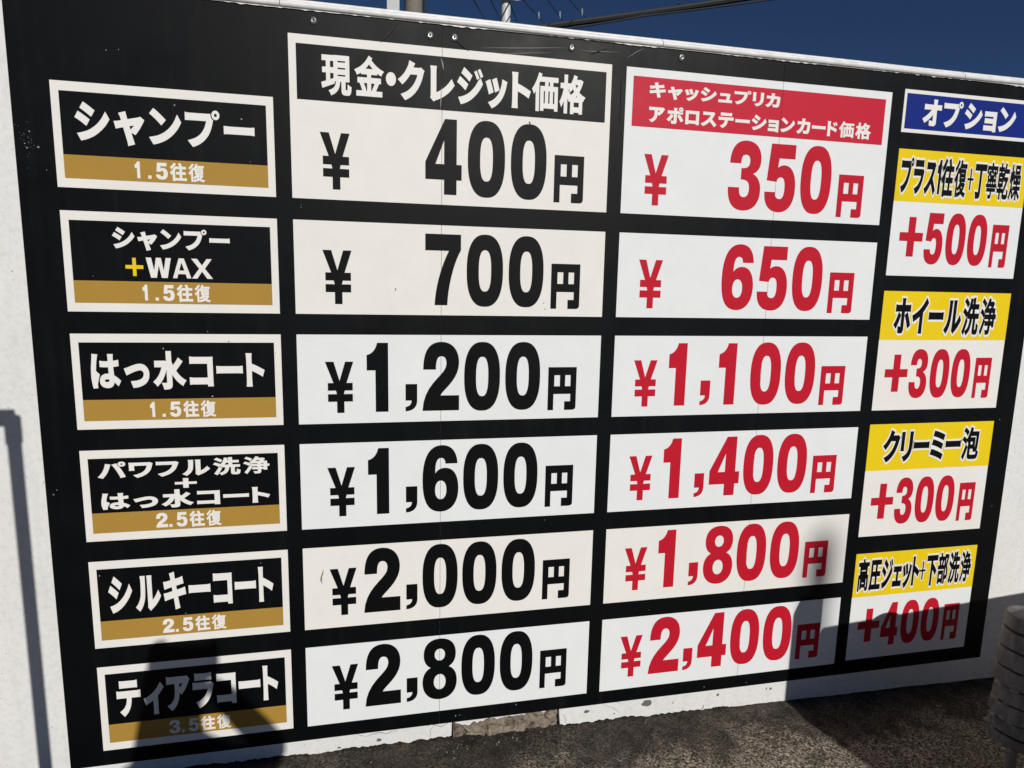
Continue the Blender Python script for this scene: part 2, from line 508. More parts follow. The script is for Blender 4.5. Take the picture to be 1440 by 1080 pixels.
# ------------------------------------------------------------------ letter outlines: x, z, x, z ... per loop, 500 units to the em
GLYPH = {
    'シ': [[127,212,129,214,186,226,217,234,271,252,320,276,363,304,396,328,423,352,456,388,478,416,522,484,524,484,527,479,575,397,575,394,542,348,516,316,477,278,447,252,408,222,372,199,343,183,308,167,277,155,245,144,221,138,176,127], [108,399,148,462,155,472,157,474,200,450,253,418,307,382,308,379,260,305,257,304,224,328,187,352,146,377,108,397], [183,513,226,577,233,586,272,564,328,528,377,494,382,490,382,488,336,420,332,415,330,414,265,460,221,489,185,510]],
    'ャ': [[554,415,552,409,531,371,496,318,454,266,422,232,419,231,370,256,368,256,368,250,390,176,408,118,315,94,312,97,308,128,304,151,259,313,257,314,253,314,158,294,156,298,134,382,135,384,142,384,151,384,188,388,234,397,236,399,223,441,218,452,205,474,202,481,205,482,299,506,301,505,302,503,312,456,322,416,324,414,458,440,479,444,499,452,508,448], [407,344,347,332,346,329,357,293,362,296,386,318,404,338]],
    'ン': [[120,217,122,220,198,234,231,242,265,254,291,265,323,281,345,294,370,312,385,322,415,348,442,376,460,398,468,408,489,440,523,504,526,508,528,507,577,421,580,415,579,413,552,368,528,336,518,323,500,303,471,274,434,242,393,214,366,198,337,183,308,170,274,157,239,146,176,132,174,133,170,139], [138,502,196,565,200,568,236,544,289,502,329,468,366,433,299,366,264,400,229,432,187,466]],
    'プ': [[103,549,107,550,153,544,443,544,460,548,468,542,468,522,468,517,472,505,477,495,482,487,494,476,500,472,502,469,488,415,474,374,460,340,444,309,424,278,396,246,369,220,345,200,329,189,300,171,259,151,200,130,198,130,190,138,142,192,128,207,129,209,211,234,242,247,273,264,304,286,330,311,342,326,363,355,376,379,387,405,398,437,402,453,400,454,153,454,150,454,104,452,102,454], [546,590,562,585,568,582,576,576,584,568,590,560,596,546,596,541,596,523,590,504,584,496,576,488,562,479,551,476,533,474,517,479,511,482,503,488,494,496,489,504,484,518,482,523,482,541,489,560,494,568,503,576,517,585,528,588], [554,516,558,522,560,529,560,537,554,547,549,551,544,552,535,552,525,548,521,542,518,535,519,527,524,517,530,513,535,512,544,512]],
    'ー': [[116,311,116,411,117,412,156,410,159,410,180,410,183,408,506,408,561,414,564,412,564,312,562,310,506,314,503,314,179,314,176,314,156,314,117,310]],
    'は': [[151,128,150,130,140,170,132,216,126,273,126,310,126,338,128,341,128,356,130,391,140,462,150,530,152,554,152,557,152,576,154,578,160,578,243,570,245,569,234,534,224,486,212,415,206,355,208,352,209,353,211,352,261,312,262,310,236,237,222,185,220,173,222,170,223,135,221,134,210,134], [487,575,488,569,484,552,482,522,482,489,483,488,487,488,503,490,565,500,567,500,568,420,566,418,526,412,481,408,482,376,482,373,482,354,484,351,486,300,487,298,512,286,551,260,590,226,591,223,548,157,546,156,505,192,486,207,485,206,479,187,465,165,443,147,420,138,409,136,380,133,345,136,315,143,290,156,272,173,265,186,258,201,256,222,256,229,258,249,272,276,290,296,311,308,346,320,369,322,402,321,403,322,404,339,402,342,400,402,399,404,332,404,329,404,313,404,310,406,270,408,268,409,268,486,270,488,276,488,334,482,399,482,400,484,400,522,396,575], [406,245,404,246,392,248,365,248,352,246,343,242,336,236,334,230,334,226,339,220,352,214,361,212,382,212,388,212,400,218,403,223,406,234]],
    'っ': [[135,386,140,388,190,400,259,422,326,440,360,446,384,446,387,448,398,448,432,444,467,432,496,412,521,383,536,349,540,312,532,259,506,215,468,182,444,170,411,156,354,140,273,131,270,134,238,211,236,218,240,220,322,226,363,234,403,248,427,264,443,286,449,314,448,325,443,336,433,348,423,354,408,360,388,362,360,358,325,350,275,335,174,296,172,297,169,304]],
    '水': [[616,221,582,186,558,150,555,150,497,186,459,216,424,252,394,291,386,303,385,302,384,171,382,157,379,145,371,131,361,122,350,115,332,110,302,106,243,104,242,106,236,129,230,149,208,194,209,195,212,196,215,194,245,194,248,194,295,194,296,195,296,366,295,368,280,325,256,276,224,227,189,188,139,146,137,145,135,146,116,169,105,180,74,202,70,207,122,248,148,274,174,308,194,343,211,383,216,398,214,400,102,400,102,484,103,486,260,486,271,488,295,478,296,480,296,611,298,612,383,612,384,611,384,473,391,456,406,427,408,426,412,431,442,463,466,492,493,528,567,476,566,474,516,418,489,390,454,356,453,354,460,344,482,318,508,292,532,272,560,252,610,226]],
    'コ': [[151,540,152,540,183,536,208,536,211,534,500,534,503,536,522,536,525,536,539,536,540,522,538,498,538,184,540,148,540,140,445,140,444,141,444,164,444,167,443,168,227,168,224,168,188,168,153,164,145,165,144,263,146,264,205,258,444,258,446,260,445,444,204,444,201,444,178,444,175,442,152,442,150,443]],
    'ト': [[226,582,330,581,330,578,324,518,325,442,385,421,460,392,527,362,543,354,544,352,510,265,508,264,453,292,422,306,355,333,325,343,324,215,326,212,326,167,330,135,330,131,329,130,228,130,226,131,232,170,232,212,234,215,234,503,232,506,232,540,225,580]],
    'パ': [[321,516,322,513,312,473,302,432,290,385,276,338,261,294,249,266,228,223,199,173,175,137,173,136,170,136,85,172,84,174,120,225,146,268,160,295,179,338,198,392,206,424,218,479,226,530,227,535,228,536], [575,165,485,136,483,137,460,222,443,272,423,326,407,366,383,421,361,466,338,506,336,510,337,512,423,540,426,539,436,518,436,499,438,492,441,482,445,475,452,465,472,447,485,419,517,342,554,240,576,167], [467,468,455,482,450,494,448,505,448,531,448,538,455,554,462,564,479,578,492,584,505,586,523,586,535,584,549,578,561,568,572,556,575,550,580,538,582,524,582,512,580,498,574,484,568,475,557,464,548,458,534,452,527,452,501,452,494,452,478,459], [515,497,523,500,530,507,534,514,535,519,532,527,527,534,522,537,513,540,506,537,500,532,495,525,493,517,496,509,501,503,507,499]],
    'ワ': [[128,547,139,548,142,546,174,546,177,544,476,544,502,548,556,514,557,512,546,475,536,413,528,382,517,343,505,313,487,280,462,245,430,212,405,192,363,163,327,145,270,123,197,197,198,198,271,222,302,236,332,253,350,266,363,276,386,300,410,332,420,351,427,368,438,402,444,429,448,453,447,456,226,456,224,455,224,366,228,335,227,325,129,324,128,327,132,367,132,503,128,542]],
    'フ': [[138,549,142,550,188,544,478,544,495,548,551,511,540,483,522,415,507,369,495,340,479,309,454,273,432,246,404,220,364,189,335,171,294,151,235,130,233,130,226,138,176,192,164,207,164,209,246,234,277,247,308,264,339,286,364,311,378,326,398,355,411,379,422,405,432,437,436,453,435,454,188,454,185,454,139,452,138,454]],
    'ル': [[293,568,294,567,294,564,290,519,290,463,288,460,288,428,288,425,286,388,280,325,274,289,262,255,251,231,236,205,218,180,202,162,169,132,162,126,82,180,82,181,125,216,140,232,148,242,168,271,177,289,186,316,192,338,196,370,196,381,198,398,198,416,198,419,198,449,200,452,200,518,192,567,193,568], [325,570,424,570,426,568,422,532,422,263,423,263,432,268,456,286,480,308,500,329,543,384,596,307,564,266,532,234,506,212,472,186,436,163,404,146,378,126,374,128,324,171,330,199,330,522,324,568]],
    '洗': [[102,153,101,155,102,158,131,209,162,271,194,344,176,360,143,384,118,399,88,414,83,418,86,424,124,472,126,472,164,453,193,436,221,417,222,417,244,449,256,472,266,496,278,531,284,558,292,595,293,601,295,602,365,589,366,587,362,567,352,527,353,524,371,524,372,526,373,607,443,608,444,606,445,525,567,524,568,456,566,454,446,454,444,453,444,401,446,400,586,400,588,398,587,329,489,328,488,327,488,187,521,186,522,188,526,217,526,276,528,278,562,254,593,244,594,242,592,202,588,168,580,146,567,129,552,121,546,120,530,118,480,118,458,120,443,124,428,135,420,149,416,168,416,327,414,328,385,328,384,327,380,292,372,251,356,205,330,167,293,135,236,106,234,107,224,127,216,137,207,146,189,161,163,111,161,110], [191,165,247,191,274,214,291,238,299,259,302,270,310,308,310,327,309,328,226,329,226,371,224,373,203,344,251,306,252,304,224,237,191,168], [301,400,372,400,372,454,328,454,310,417,300,401], [105,555,140,594,152,604,177,592,215,568,242,548,262,530,264,527,220,473,218,472,196,494,168,516,145,531,109,551]],
    '浄': [[586,388,586,327,585,326,546,326,544,324,544,217,479,216,478,218,478,236,476,238,429,238,428,236,428,178,426,175,426,164,424,155,420,144,416,138,407,130,397,125,385,122,364,118,313,118,301,118,299,120,292,147,276,182,276,184,359,182,360,184,360,236,359,238,258,238,256,239,256,298,254,296,239,263,204,194,159,114,157,114,108,158,109,163,130,196,161,251,208,346,210,346,220,338,221,338,222,373,220,375,202,345,199,343,179,360,147,382,125,395,90,412,89,414,124,466,168,445,206,422,234,400,234,398,230,391,231,390,360,390,360,409,359,410,271,410,255,396,232,418,202,440,242,478,252,490,272,514,292,544,304,565,325,608,388,589,389,588,388,585,377,563,378,562,453,562,464,564,505,537,506,534,497,517,474,480,472,475,544,474,544,391,546,390,585,390], [234,324,257,302,359,302,360,303,360,324,359,326,235,326], [478,303,478,324,476,326,429,326,428,324,428,303,429,302,476,302], [478,391,478,409,476,410,429,410,428,409,428,391,429,390,476,390], [326,476,328,474,391,474,396,480,408,497,406,498,342,498], [114,551,144,597,148,602,150,602,174,592,215,570,242,552,259,538,262,534,230,484,227,480,225,479,201,500,175,518,146,535,116,549]],
    'キ': [[433,136,337,118,336,122,328,175,312,263,309,266,183,244,135,232,132,234,114,325,114,329,118,330,149,332,177,334,288,352,294,354,284,401,282,404,189,388,135,376,133,377,132,379,115,474,124,476,142,476,145,476,159,476,179,478,265,491,266,493,260,526,244,575,245,577,337,594,343,594,344,590,346,567,350,537,354,511,357,506,448,520,470,526,505,536,506,535,524,446,524,441,466,434,384,420,374,418,373,417,382,373,384,368,474,382,508,390,549,400,550,399,568,310,567,306,509,298,402,282,400,280,416,205,422,181,434,138]],
    'テ': [[572,441,572,347,560,346,557,348,535,348,532,348,396,348,394,321,390,297,384,272,375,247,364,224,350,203,338,188,315,164,301,152,276,135,247,118,243,116,241,116,160,177,161,179,175,186,213,203,228,212,248,226,270,249,284,269,294,292,300,318,304,347,302,348,148,348,145,348,114,346,112,348,112,440,114,442,164,436,525,436,568,442,571,442], [516,566,516,473,515,472,492,472,489,474,472,474,469,474,217,474,182,472,174,472,172,473,172,566,174,567,228,562,461,562,484,564,511,568,515,568]],
    'ィ': [[449,512,504,458,514,448,515,446,494,423,465,396,429,366,393,339,392,152,394,140,400,107,398,106,298,106,296,107,296,110,300,145,300,173,302,176,301,286,296,285,267,271,233,257,158,232,153,238,115,312,115,314,121,316,173,330,210,343,270,369,314,393,353,420,383,444,418,478,446,510,447,512]],
    'ア': [[587,511,586,508,564,479,536,437,510,403,490,381,465,358,422,324,418,320,416,320,381,348,378,350,377,350,376,347,372,316,357,260,328,209,286,166,214,121,130,188,130,190,134,192,181,208,201,218,238,246,260,271,273,297,282,332,286,365,288,422,284,462,281,466,179,464,127,460,126,461,127,560,133,560,186,554,512,554,538,558,553,544], [444,465,382,465,380,461,380,407,381,406,392,414,408,426,432,449,444,464]],
    'ラ': [[136,453,137,454,140,454,185,450,486,450,503,456,560,420,561,418,546,389,535,353,527,332,515,306,504,286,484,257,470,240,439,208,408,184,374,163,341,147,318,138,263,120,258,125,208,181,196,196,194,198,195,199,264,216,290,225,326,241,349,254,377,274,406,303,428,336,438,356,439,360,438,362,185,362,182,360,162,360,159,360,142,360,137,358,136,360], [518,569,518,475,516,474,483,476,447,476,444,478,252,478,249,476,215,476,182,474,180,475,180,569,182,570,229,564,468,564,514,570,516,570]],
    '現': [[98,580,292,580,295,584,561,584,562,277,560,276,494,275,494,183,495,182,524,182,526,183,528,200,529,253,561,234,572,229,593,223,594,221,594,217,592,191,592,182,588,161,580,141,572,130,566,125,554,119,547,118,538,116,478,116,466,118,450,122,438,130,429,144,424,163,424,274,423,276,406,276,404,274,400,250,389,214,386,208,370,180,342,152,307,129,249,106,247,107,239,124,232,134,226,143,206,162,206,164,267,186,294,202,312,220,324,240,332,266,334,274,333,275,309,275,312,251,311,249,114,190,103,188,88,241,86,253,86,255,91,258,163,276,168,279,168,370,166,372,104,372,104,437,105,438,167,439,168,511,166,512,98,513,98,514], [237,298,243,298,293,313,293,371,237,371], [492,342,492,357,490,358,363,358,362,357,362,342,363,340,490,340], [492,423,492,438,490,440,363,440,362,438,362,423,363,422,490,422], [237,439,293,439,293,512,237,512], [492,504,492,518,490,520,363,520,362,518,362,504,363,502,490,502]],
    '金': [[108,128,108,193,109,194,213,194,214,196,195,237,166,285,163,286,132,286,130,288,131,352,301,352,302,354,302,387,301,388,196,388,194,390,194,404,193,405,155,388,124,376,104,408,78,435,77,437,144,462,159,469,188,483,231,510,268,538,302,571,334,613,396,586,397,584,383,563,383,562,401,544,424,526,463,500,504,477,541,460,604,437,604,435,578,410,555,379,527,389,486,408,484,407,484,390,483,388,376,388,374,387,374,354,376,352,549,352,550,288,548,286,516,286,514,286,514,283,487,238,459,196,461,194,571,194,572,193,572,129,571,128], [301,194,302,196,302,285,301,286,243,286,242,285,255,265,270,237,278,219,286,196,288,194], [376,194,381,194,383,196,403,226,435,283,436,285,434,286,376,286,374,285,374,196], [406,456,406,457,370,484,341,510,339,510,309,482,278,457,279,456]],
    '・': [[298,287,283,298,268,316,258,340,256,355,258,379,267,401,278,416,296,430,320,440,335,442,359,440,381,432,396,420,410,403,420,379,422,364,420,340,412,318,400,303,383,288,359,278,344,276,320,278]],
    'ク': [[558,491,543,462,526,411,517,388,505,362,486,327,470,302,446,269,424,245,391,212,360,188,322,164,305,155,279,142,222,119,216,122,144,188,143,189,144,190,224,218,253,231,292,253,323,276,350,300,372,323,386,341,404,369,415,389,427,414,435,434,434,436,313,436,284,402,244,362,215,338,174,308,169,310,97,365,98,367,165,412,193,436,226,471,242,493,257,515,271,539,282,562,294,604,302,602,395,572,396,571,367,525,368,522,469,522,476,524,495,530]],
    'レ': [[172,566,278,566,279,565,272,517,272,249,274,247,292,253,340,274,382,297,427,328,464,358,524,423,574,345,523,290,482,254,433,221,380,192,362,184,320,166,252,144,229,131,226,131,185,166,171,179,180,205,180,506,178,532,172,564]],
    'ジ': [[121,209,122,210,126,212,190,224,237,238,287,258,314,272,346,292,391,326,422,353,452,387,474,414,488,436,504,444,512,452,514,462,515,462,520,458,530,458,532,456,569,393,569,390,567,387,536,343,506,308,476,278,446,252,404,220,360,192,330,176,301,163,270,151,241,142,213,134,171,124,166,129], [101,396,150,469,152,470,188,450,252,411,301,378,302,376,255,303,252,300,180,349,135,376,104,392,102,394], [177,510,218,572,227,583,292,544,345,508,372,490,376,485,326,411,324,410,290,436,255,460,180,506,178,508], [408,536,446,552,451,553,463,536,486,499,506,462,505,460,464,441,461,441,438,486,407,534], [473,559,509,575,516,577,528,562,546,534,570,493,573,487,572,485,531,466,529,466,503,512,472,557]],
    'ッ': [[542,446,543,444,542,439,530,405,522,371,512,342,501,315,488,288,473,263,450,231,430,208,404,184,371,158,341,138,315,124,267,103,264,103,198,170,194,175,194,177,258,199,288,213,309,225,338,246,354,260,378,284,398,312,409,331,422,359,432,390,440,417,449,475,459,472], [292,305,213,275,208,274,207,274,178,356,163,392,144,430,145,432,228,464,253,408,278,345,290,313], [262,460,339,487,345,488,376,411,394,357,401,334,323,306,318,304,317,305,294,378,277,423,262,457]],
    '価': [[576,125,511,124,510,126,510,154,508,156,305,156,304,154,304,124,302,122,238,123,238,437,239,438,324,438,326,440,326,488,324,490,232,490,229,491,218,469,218,116,216,114,152,115,151,367,150,368,148,365,118,331,115,330,101,360,80,394,110,427,130,455,154,491,170,520,185,551,208,606,216,604,269,588,270,586,260,559,259,556,260,554,580,554,580,490,486,490,484,488,484,440,486,438,575,438,576,437], [305,220,326,220,328,221,328,373,326,374,305,374,304,373,304,221], [393,220,417,220,418,221,418,373,417,374,393,374,392,373,392,221], [483,220,508,220,510,221,510,373,508,374,483,374,482,373,482,221], [393,438,417,438,418,440,418,488,417,490,393,490,392,488,392,440]],
    '格': [[549,113,479,112,478,114,478,131,476,132,375,132,374,131,374,112,372,110,304,110,302,112,302,272,301,273,274,262,272,264,256,291,246,304,244,302,244,113,243,112,173,112,172,270,170,269,153,236,120,188,119,188,116,193,102,227,82,257,106,292,124,325,136,351,149,384,162,428,161,430,98,430,98,499,99,500,172,501,173,607,244,607,244,502,246,500,307,500,309,502,324,522,341,548,354,573,367,605,371,611,431,596,440,592,425,555,426,554,502,554,513,556,556,535,556,532,541,494,528,467,517,448,500,422,480,397,481,394,501,381,538,361,557,353,608,336,609,334,584,306,562,274,551,278,550,276], [478,204,478,261,476,262,375,262,374,261,374,204,375,202,476,202], [410,333,412,332,445,332,445,333,428,346], [248,429,250,425,282,386,306,356,308,354,343,373,370,392,376,397,348,433,321,406,300,387,272,414,252,429], [397,484,412,463,422,449,427,445,442,464,456,484,454,486,399,486]],
    'カ': [[101,188,101,190,104,192,147,216,173,236,200,262,218,287,238,321,250,350,262,390,264,406,263,408,212,408,209,408,167,408,129,404,129,500,138,500,189,496,273,496,274,497,274,539,268,586,268,588,370,588,372,587,372,585,366,545,366,509,364,506,365,496,470,496,493,498,543,474,544,472,540,441,538,402,538,399,536,367,536,364,532,315,526,263,518,219,507,183,504,177,492,160,476,148,461,142,438,138,385,138,382,140,368,140,365,140,351,140,329,142,328,144,326,149,316,232,317,235,318,236,394,228,425,228,434,253,440,294,448,372,448,407,447,408,355,408,348,365,330,305,304,250,272,205,250,181,236,168,181,125,177,126]],
    'ド': [[210,576,315,575,316,572,310,521,310,434,367,415,443,386,489,366,529,346,494,259,492,258,412,297,343,325,310,336,310,179,314,124,313,122,213,122,212,124,216,174,216,206,218,209,218,496,216,499,216,533,208,574], [378,521,418,540,421,540,440,512,459,481,475,451,474,449,433,430,430,430,405,478,378,519], [438,546,474,563,481,565,492,550,520,508,537,478,536,476,495,455,493,455,467,502,438,544]],
    'ポ': [[222,128,220,130,220,135,212,215,213,221,214,222,252,214,275,212,291,210,292,212,292,404,291,406,180,406,177,404,145,404,112,402,110,403,111,498,154,494,291,494,292,495,292,536,283,580,388,580,390,579,390,575,384,542,382,530,382,495,384,494,432,494,448,478,458,470,471,464,483,462,514,462,526,464,538,469,554,482,555,481,556,404,554,402,531,404,528,404,492,404,489,406,384,406,382,404,382,183,382,172,376,155,366,142,350,130,333,124,326,124,280,124], [284,364,281,356,262,321,228,268,190,218,159,184,157,184,82,234,82,236,90,245,118,273,152,314,179,355,205,402,214,399], [389,360,461,399,465,401,467,400,496,364,528,317,562,262,580,231,579,229,508,189,499,185,470,239,450,273,418,320,390,357,388,359], [440,505,434,519,434,526,434,552,434,559,440,573,448,583,455,590,465,598,479,604,486,604,511,604,519,604,534,597,545,588,558,572,562,560,564,548,564,530,562,518,558,506,548,492,532,480,520,476,508,474,489,474,477,476,464,481,454,488,448,495], [519,540,516,547,511,554,503,558,497,558,490,556,484,550,480,543,479,538,482,530,488,524,499,519,507,522,514,528,518,535]],
    'ロ': [[546,538,544,505,544,502,544,183,544,180,544,157,546,154,545,141,453,140,452,142,452,169,450,170,231,170,230,169,230,165,230,142,229,140,136,141,138,194,138,197,138,502,136,535,136,537,517,536,539,538], [452,260,452,446,230,446,230,260]],
    'ス': [[159,550,219,544,439,544,449,546,469,550,521,512,523,508,503,479,490,448,471,410,449,372,427,339,446,322,516,251,570,189,573,184,572,182,506,124,500,121,464,166,426,211,369,268,367,269,325,230,297,206,264,182,211,150,169,129,167,128,165,130,104,192,98,199,99,201,166,231,203,252,237,276,270,302,292,322,318,348,342,376,358,398,374,422,391,453,389,454,217,454,214,454,199,454,160,450,158,452]],
    'ョ': [[503,117,413,116,412,118,412,135,410,136,215,136,212,136,171,136,170,227,172,228,217,224,411,224,412,225,412,261,411,262,227,262,224,262,203,262,200,260,188,261,188,350,189,352,211,350,214,350,232,350,235,348,411,348,412,350,412,380,411,382,229,382,226,380,203,380,200,380,182,380,178,378,176,380,177,470,188,470,218,468,474,468,492,470,502,469,502,459,500,441,500,152,502,149]],
    '往': [[588,126,238,126,236,124,236,111,235,110,159,110,158,305,157,306,154,304,119,273,115,279,99,314,80,345,118,376,156,414,174,437,190,458,214,500,188,474,167,456,126,426,123,428,108,457,86,486,85,490,120,516,150,542,178,571,207,612,277,585,279,583,250,541,232,519,216,502,216,501,243,490,244,492,244,512,246,514,376,514,374,521,362,544,335,588,336,590,404,615,406,614,435,569,451,539,460,516,462,514,575,513,576,441,574,440,451,440,450,438,450,366,558,366,560,364,559,291,450,290,450,202,451,200,587,200,588,199], [370,200,372,202,372,289,370,290,263,291,262,364,264,366,371,366,372,438,370,440,266,439,236,395,236,202,238,200]],
    '復': [[165,114,164,333,163,334,143,314,118,294,114,299,102,321,81,350,120,382,158,421,192,463,216,503,219,504,255,491,257,492,275,517,290,543,303,571,314,602,317,606,361,596,380,591,380,587,367,555,368,554,577,553,578,495,576,494,337,494,334,490,336,488,544,488,546,487,545,316,404,316,400,311,402,310,504,310,511,311,550,292,551,290,536,263,522,242,506,224,480,200,484,197,498,192,536,182,602,172,600,167,578,143,568,129,562,116,559,114,531,120,484,132,451,143,415,160,380,145,345,134,315,126,254,114,250,115,240,139,229,156,228,154,228,115,226,114], [356,201,342,215,330,228,328,229,304,210,271,190,246,214,229,227,228,225,228,174,229,172,233,172,289,182,336,194,355,200], [448,252,446,254,390,254,388,252,399,242,417,230,434,240], [228,237,257,253,281,270,297,282,313,298,328,314,326,316,292,316,290,317,290,427,289,428,279,416,277,416,252,434,248,434,228,405,228,238], [482,371,482,374,481,376,354,376,352,374,352,371,354,370,481,370], [482,430,482,433,481,434,354,434,352,433,352,430,354,428,481,428], [266,582,266,579,240,546,214,515,177,480,157,462,124,438,122,438,108,459,86,486,89,490,118,510,136,526,162,551,186,577,206,606,229,598]],
    '丁': [[584,568,584,482,583,480,403,480,402,479,402,192,400,189,400,175,398,160,388,140,380,132,367,123,350,116,337,114,296,110,211,109,197,150,169,198,167,202,168,203,209,202,212,202,252,202,255,200,307,200,308,202,308,479,307,480,96,480,94,482,95,568,96,568]],
    '寧': [[532,262,532,216,530,214,371,214,370,213,370,170,368,167,368,157,364,142,357,134,349,128,331,122,318,120,307,120,304,120,246,120,244,121,242,132,239,143,225,170,227,172,265,172,268,170,311,172,312,173,312,213,311,214,152,214,150,216,150,262,152,264,530,264], [566,272,565,270,114,270,112,272,113,318,158,318,160,320,160,388,162,391,143,406,140,409,164,431,172,442,191,470,204,496,207,497,239,481,240,483,240,491,242,492,278,492,286,500,285,502,174,502,172,500,172,450,120,450,118,451,118,552,120,554,302,554,304,555,287,586,288,588,343,604,345,603,354,589,371,555,373,554,559,554,560,552,560,451,559,450,509,449,508,448,522,429,530,414,529,412,496,391,498,390,521,390,522,388,523,319,565,318,566,317], [264,320,264,342,263,344,213,344,212,342,212,320,213,318,263,318], [366,320,366,342,365,344,314,344,312,342,312,320,314,318,365,318], [468,320,468,342,467,344,416,344,414,342,414,320,416,318,467,318], [292,390,290,392,282,392,270,394,263,396,256,400,248,408,242,423,240,450,239,450,227,429,212,406,198,391,200,390], [402,390,482,390,483,391,468,417,452,438,449,440,448,437,448,432,442,414,436,404,423,395,411,392,404,392], [367,436,367,437,353,447,330,461,298,476,296,476,294,475,294,438,296,436,299,436], [448,501,358,501,358,500,376,491,402,474,402,472,372,440,371,436,395,436,398,437,400,441,400,447,402,470,405,471,420,463,430,460,414,477,414,479,448,500], [504,455,504,501,462,501,462,500,480,481]],
    '乾': [[104,549,195,550,196,551,197,602,257,602,258,601,259,550,347,550,348,548,348,498,350,496,367,535,378,567,386,601,389,604,449,592,450,591,442,558,432,529,433,528,581,527,582,468,580,466,407,466,405,465,398,450,380,421,382,420,511,420,514,420,554,405,548,388,544,381,478,302,450,265,426,232,409,206,405,196,404,189,405,187,411,186,519,186,521,187,524,202,526,230,526,233,526,257,528,263,529,264,556,251,570,246,584,244,586,241,584,198,580,181,577,165,568,144,553,130,534,124,522,122,411,122,408,124,397,124,375,129,359,138,348,148,340,167,338,183,338,195,341,204,340,206,260,206,258,204,258,117,197,117,196,205,99,206,98,207,98,264,99,266,195,266,196,267,196,280,195,282,122,282,120,283,120,472,122,474,195,474,196,475,196,489,195,490,105,490,104,492], [258,267,260,266,352,266,354,264,354,238,355,236,382,278,412,319,440,354,442,359,352,360,350,361,350,385,340,396,339,395,338,283,337,282,260,282,258,280], [276,338,276,350,275,352,181,352,180,350,180,338,181,336,275,336], [276,406,276,417,275,418,181,418,180,417,180,406,181,404,275,404], [346,489,345,490,260,490,258,489,258,475,260,474,336,474,341,479]],
    '燥': [[165,594,217,594,218,593,219,450,220,450,224,463,234,515,235,516,284,501,286,499,273,459,274,458,409,457,410,353,411,352,417,352,418,353,419,457,566,457,566,329,444,328,442,327,442,307,444,306,576,306,578,304,578,253,576,252,480,252,478,250,496,234,516,218,540,201,559,190,595,173,596,171,572,150,556,128,552,128,531,140,502,160,477,180,444,212,442,210,442,120,441,118,386,118,384,120,384,211,383,212,366,196,352,184,321,160,293,141,263,125,246,147,224,170,225,172,230,174,231,176,212,211,199,230,184,190,171,164,156,141,135,112,133,113,120,130,111,138,95,151,95,153,126,200,141,235,154,280,160,320,162,355,162,358,162,381,164,384,163,424,162,423,160,412,156,392,150,369,140,339,138,337,136,337,97,357,95,360,104,386,114,423,120,466,122,496,123,497,131,496,159,492,162,492,164,494,164,593], [263,428,244,374,242,372,220,380,218,379,218,372,218,351,216,348,216,323,214,311,214,302,238,268,274,216,274,214,268,208,244,183,244,182,245,181,276,197,307,218,331,236,346,250,344,252,253,252,252,253,252,305,383,306,384,307,384,327,383,328,265,329,264,426], [355,378,355,408,318,408,318,378], [511,378,511,408,472,408,472,378], [308,463,308,585,310,586,520,586,522,585,522,463,520,462,310,462], [464,513,464,534,463,536,365,536,364,534,364,513,365,512,463,512]],
    '高': [[574,553,574,489,506,488,504,487,504,366,506,364,557,364,558,363,558,171,558,168,558,158,555,147,553,142,545,132,537,126,530,123,509,118,497,118,494,118,446,118,444,119,437,143,425,166,422,168,283,168,282,167,282,144,280,142,216,142,214,144,214,299,213,300,191,300,190,299,190,115,188,114,122,114,122,363,123,364,178,364,180,366,180,487,178,488,104,489,104,490,104,553,301,554,302,555,290,594,354,610,357,607,377,555,379,554], [460,178,487,178,488,179,488,299,487,300,460,300,458,299,458,179], [392,230,392,242,391,244,283,244,282,242,282,230,283,228,391,228], [434,421,434,432,432,434,250,434,248,432,248,421,250,420,432,420]],
    '圧': [[80,139,79,141,107,197,120,237,130,287,134,335,136,373,136,376,137,577,579,577,580,501,578,500,415,500,414,498,414,403,553,402,554,401,554,326,553,324,414,324,414,206,415,204,587,204,588,203,588,126,169,126,168,127,167,135,166,136,148,100,147,99,124,116,111,125], [194,205,333,205,333,324,213,324,206,266,196,216,193,206], [216,403,333,403,333,499,217,499]],
    '下': [[92,576,94,578,586,578,588,576,588,492,586,490,376,490,374,489,374,453,376,451,429,424,498,384,531,362,569,336,570,333,520,267,513,260,477,288,438,314,386,346,376,352,375,351,374,106,373,104,287,104,286,106,286,489,284,490,94,490,92,492]],
    '部': [[450,116,390,116,388,117,388,345,387,346,101,347,101,410,171,410,173,412,160,449,145,481,143,482,117,482,116,484,116,545,211,546,212,547,212,549,195,586,193,591,194,592,242,606,254,608,270,577,281,549,284,546,380,545,380,484,379,482,358,482,329,412,331,410,387,410,388,412,389,577,531,578,541,580,580,554,580,552,579,547,564,508,538,444,519,401,534,383,548,362,560,338,568,316,572,293,572,276,570,252,566,235,561,221,554,210,542,200,532,194,517,190,498,186,462,186,459,188,452,187,452,117], [368,329,368,123,304,122,302,124,302,140,301,142,196,142,194,140,194,120,193,118,130,119,130,329], [302,207,302,265,301,266,196,266,194,265,194,207,196,206,301,206], [452,385,452,253,453,252,458,250,494,250,500,252,504,256,508,267,508,293,503,312,498,325,486,345,472,364,454,385], [452,402,453,402,455,406,479,465,496,513,495,514,453,514,452,513], [215,482,214,481,229,447,239,412,241,410,260,411,273,440,287,482]],
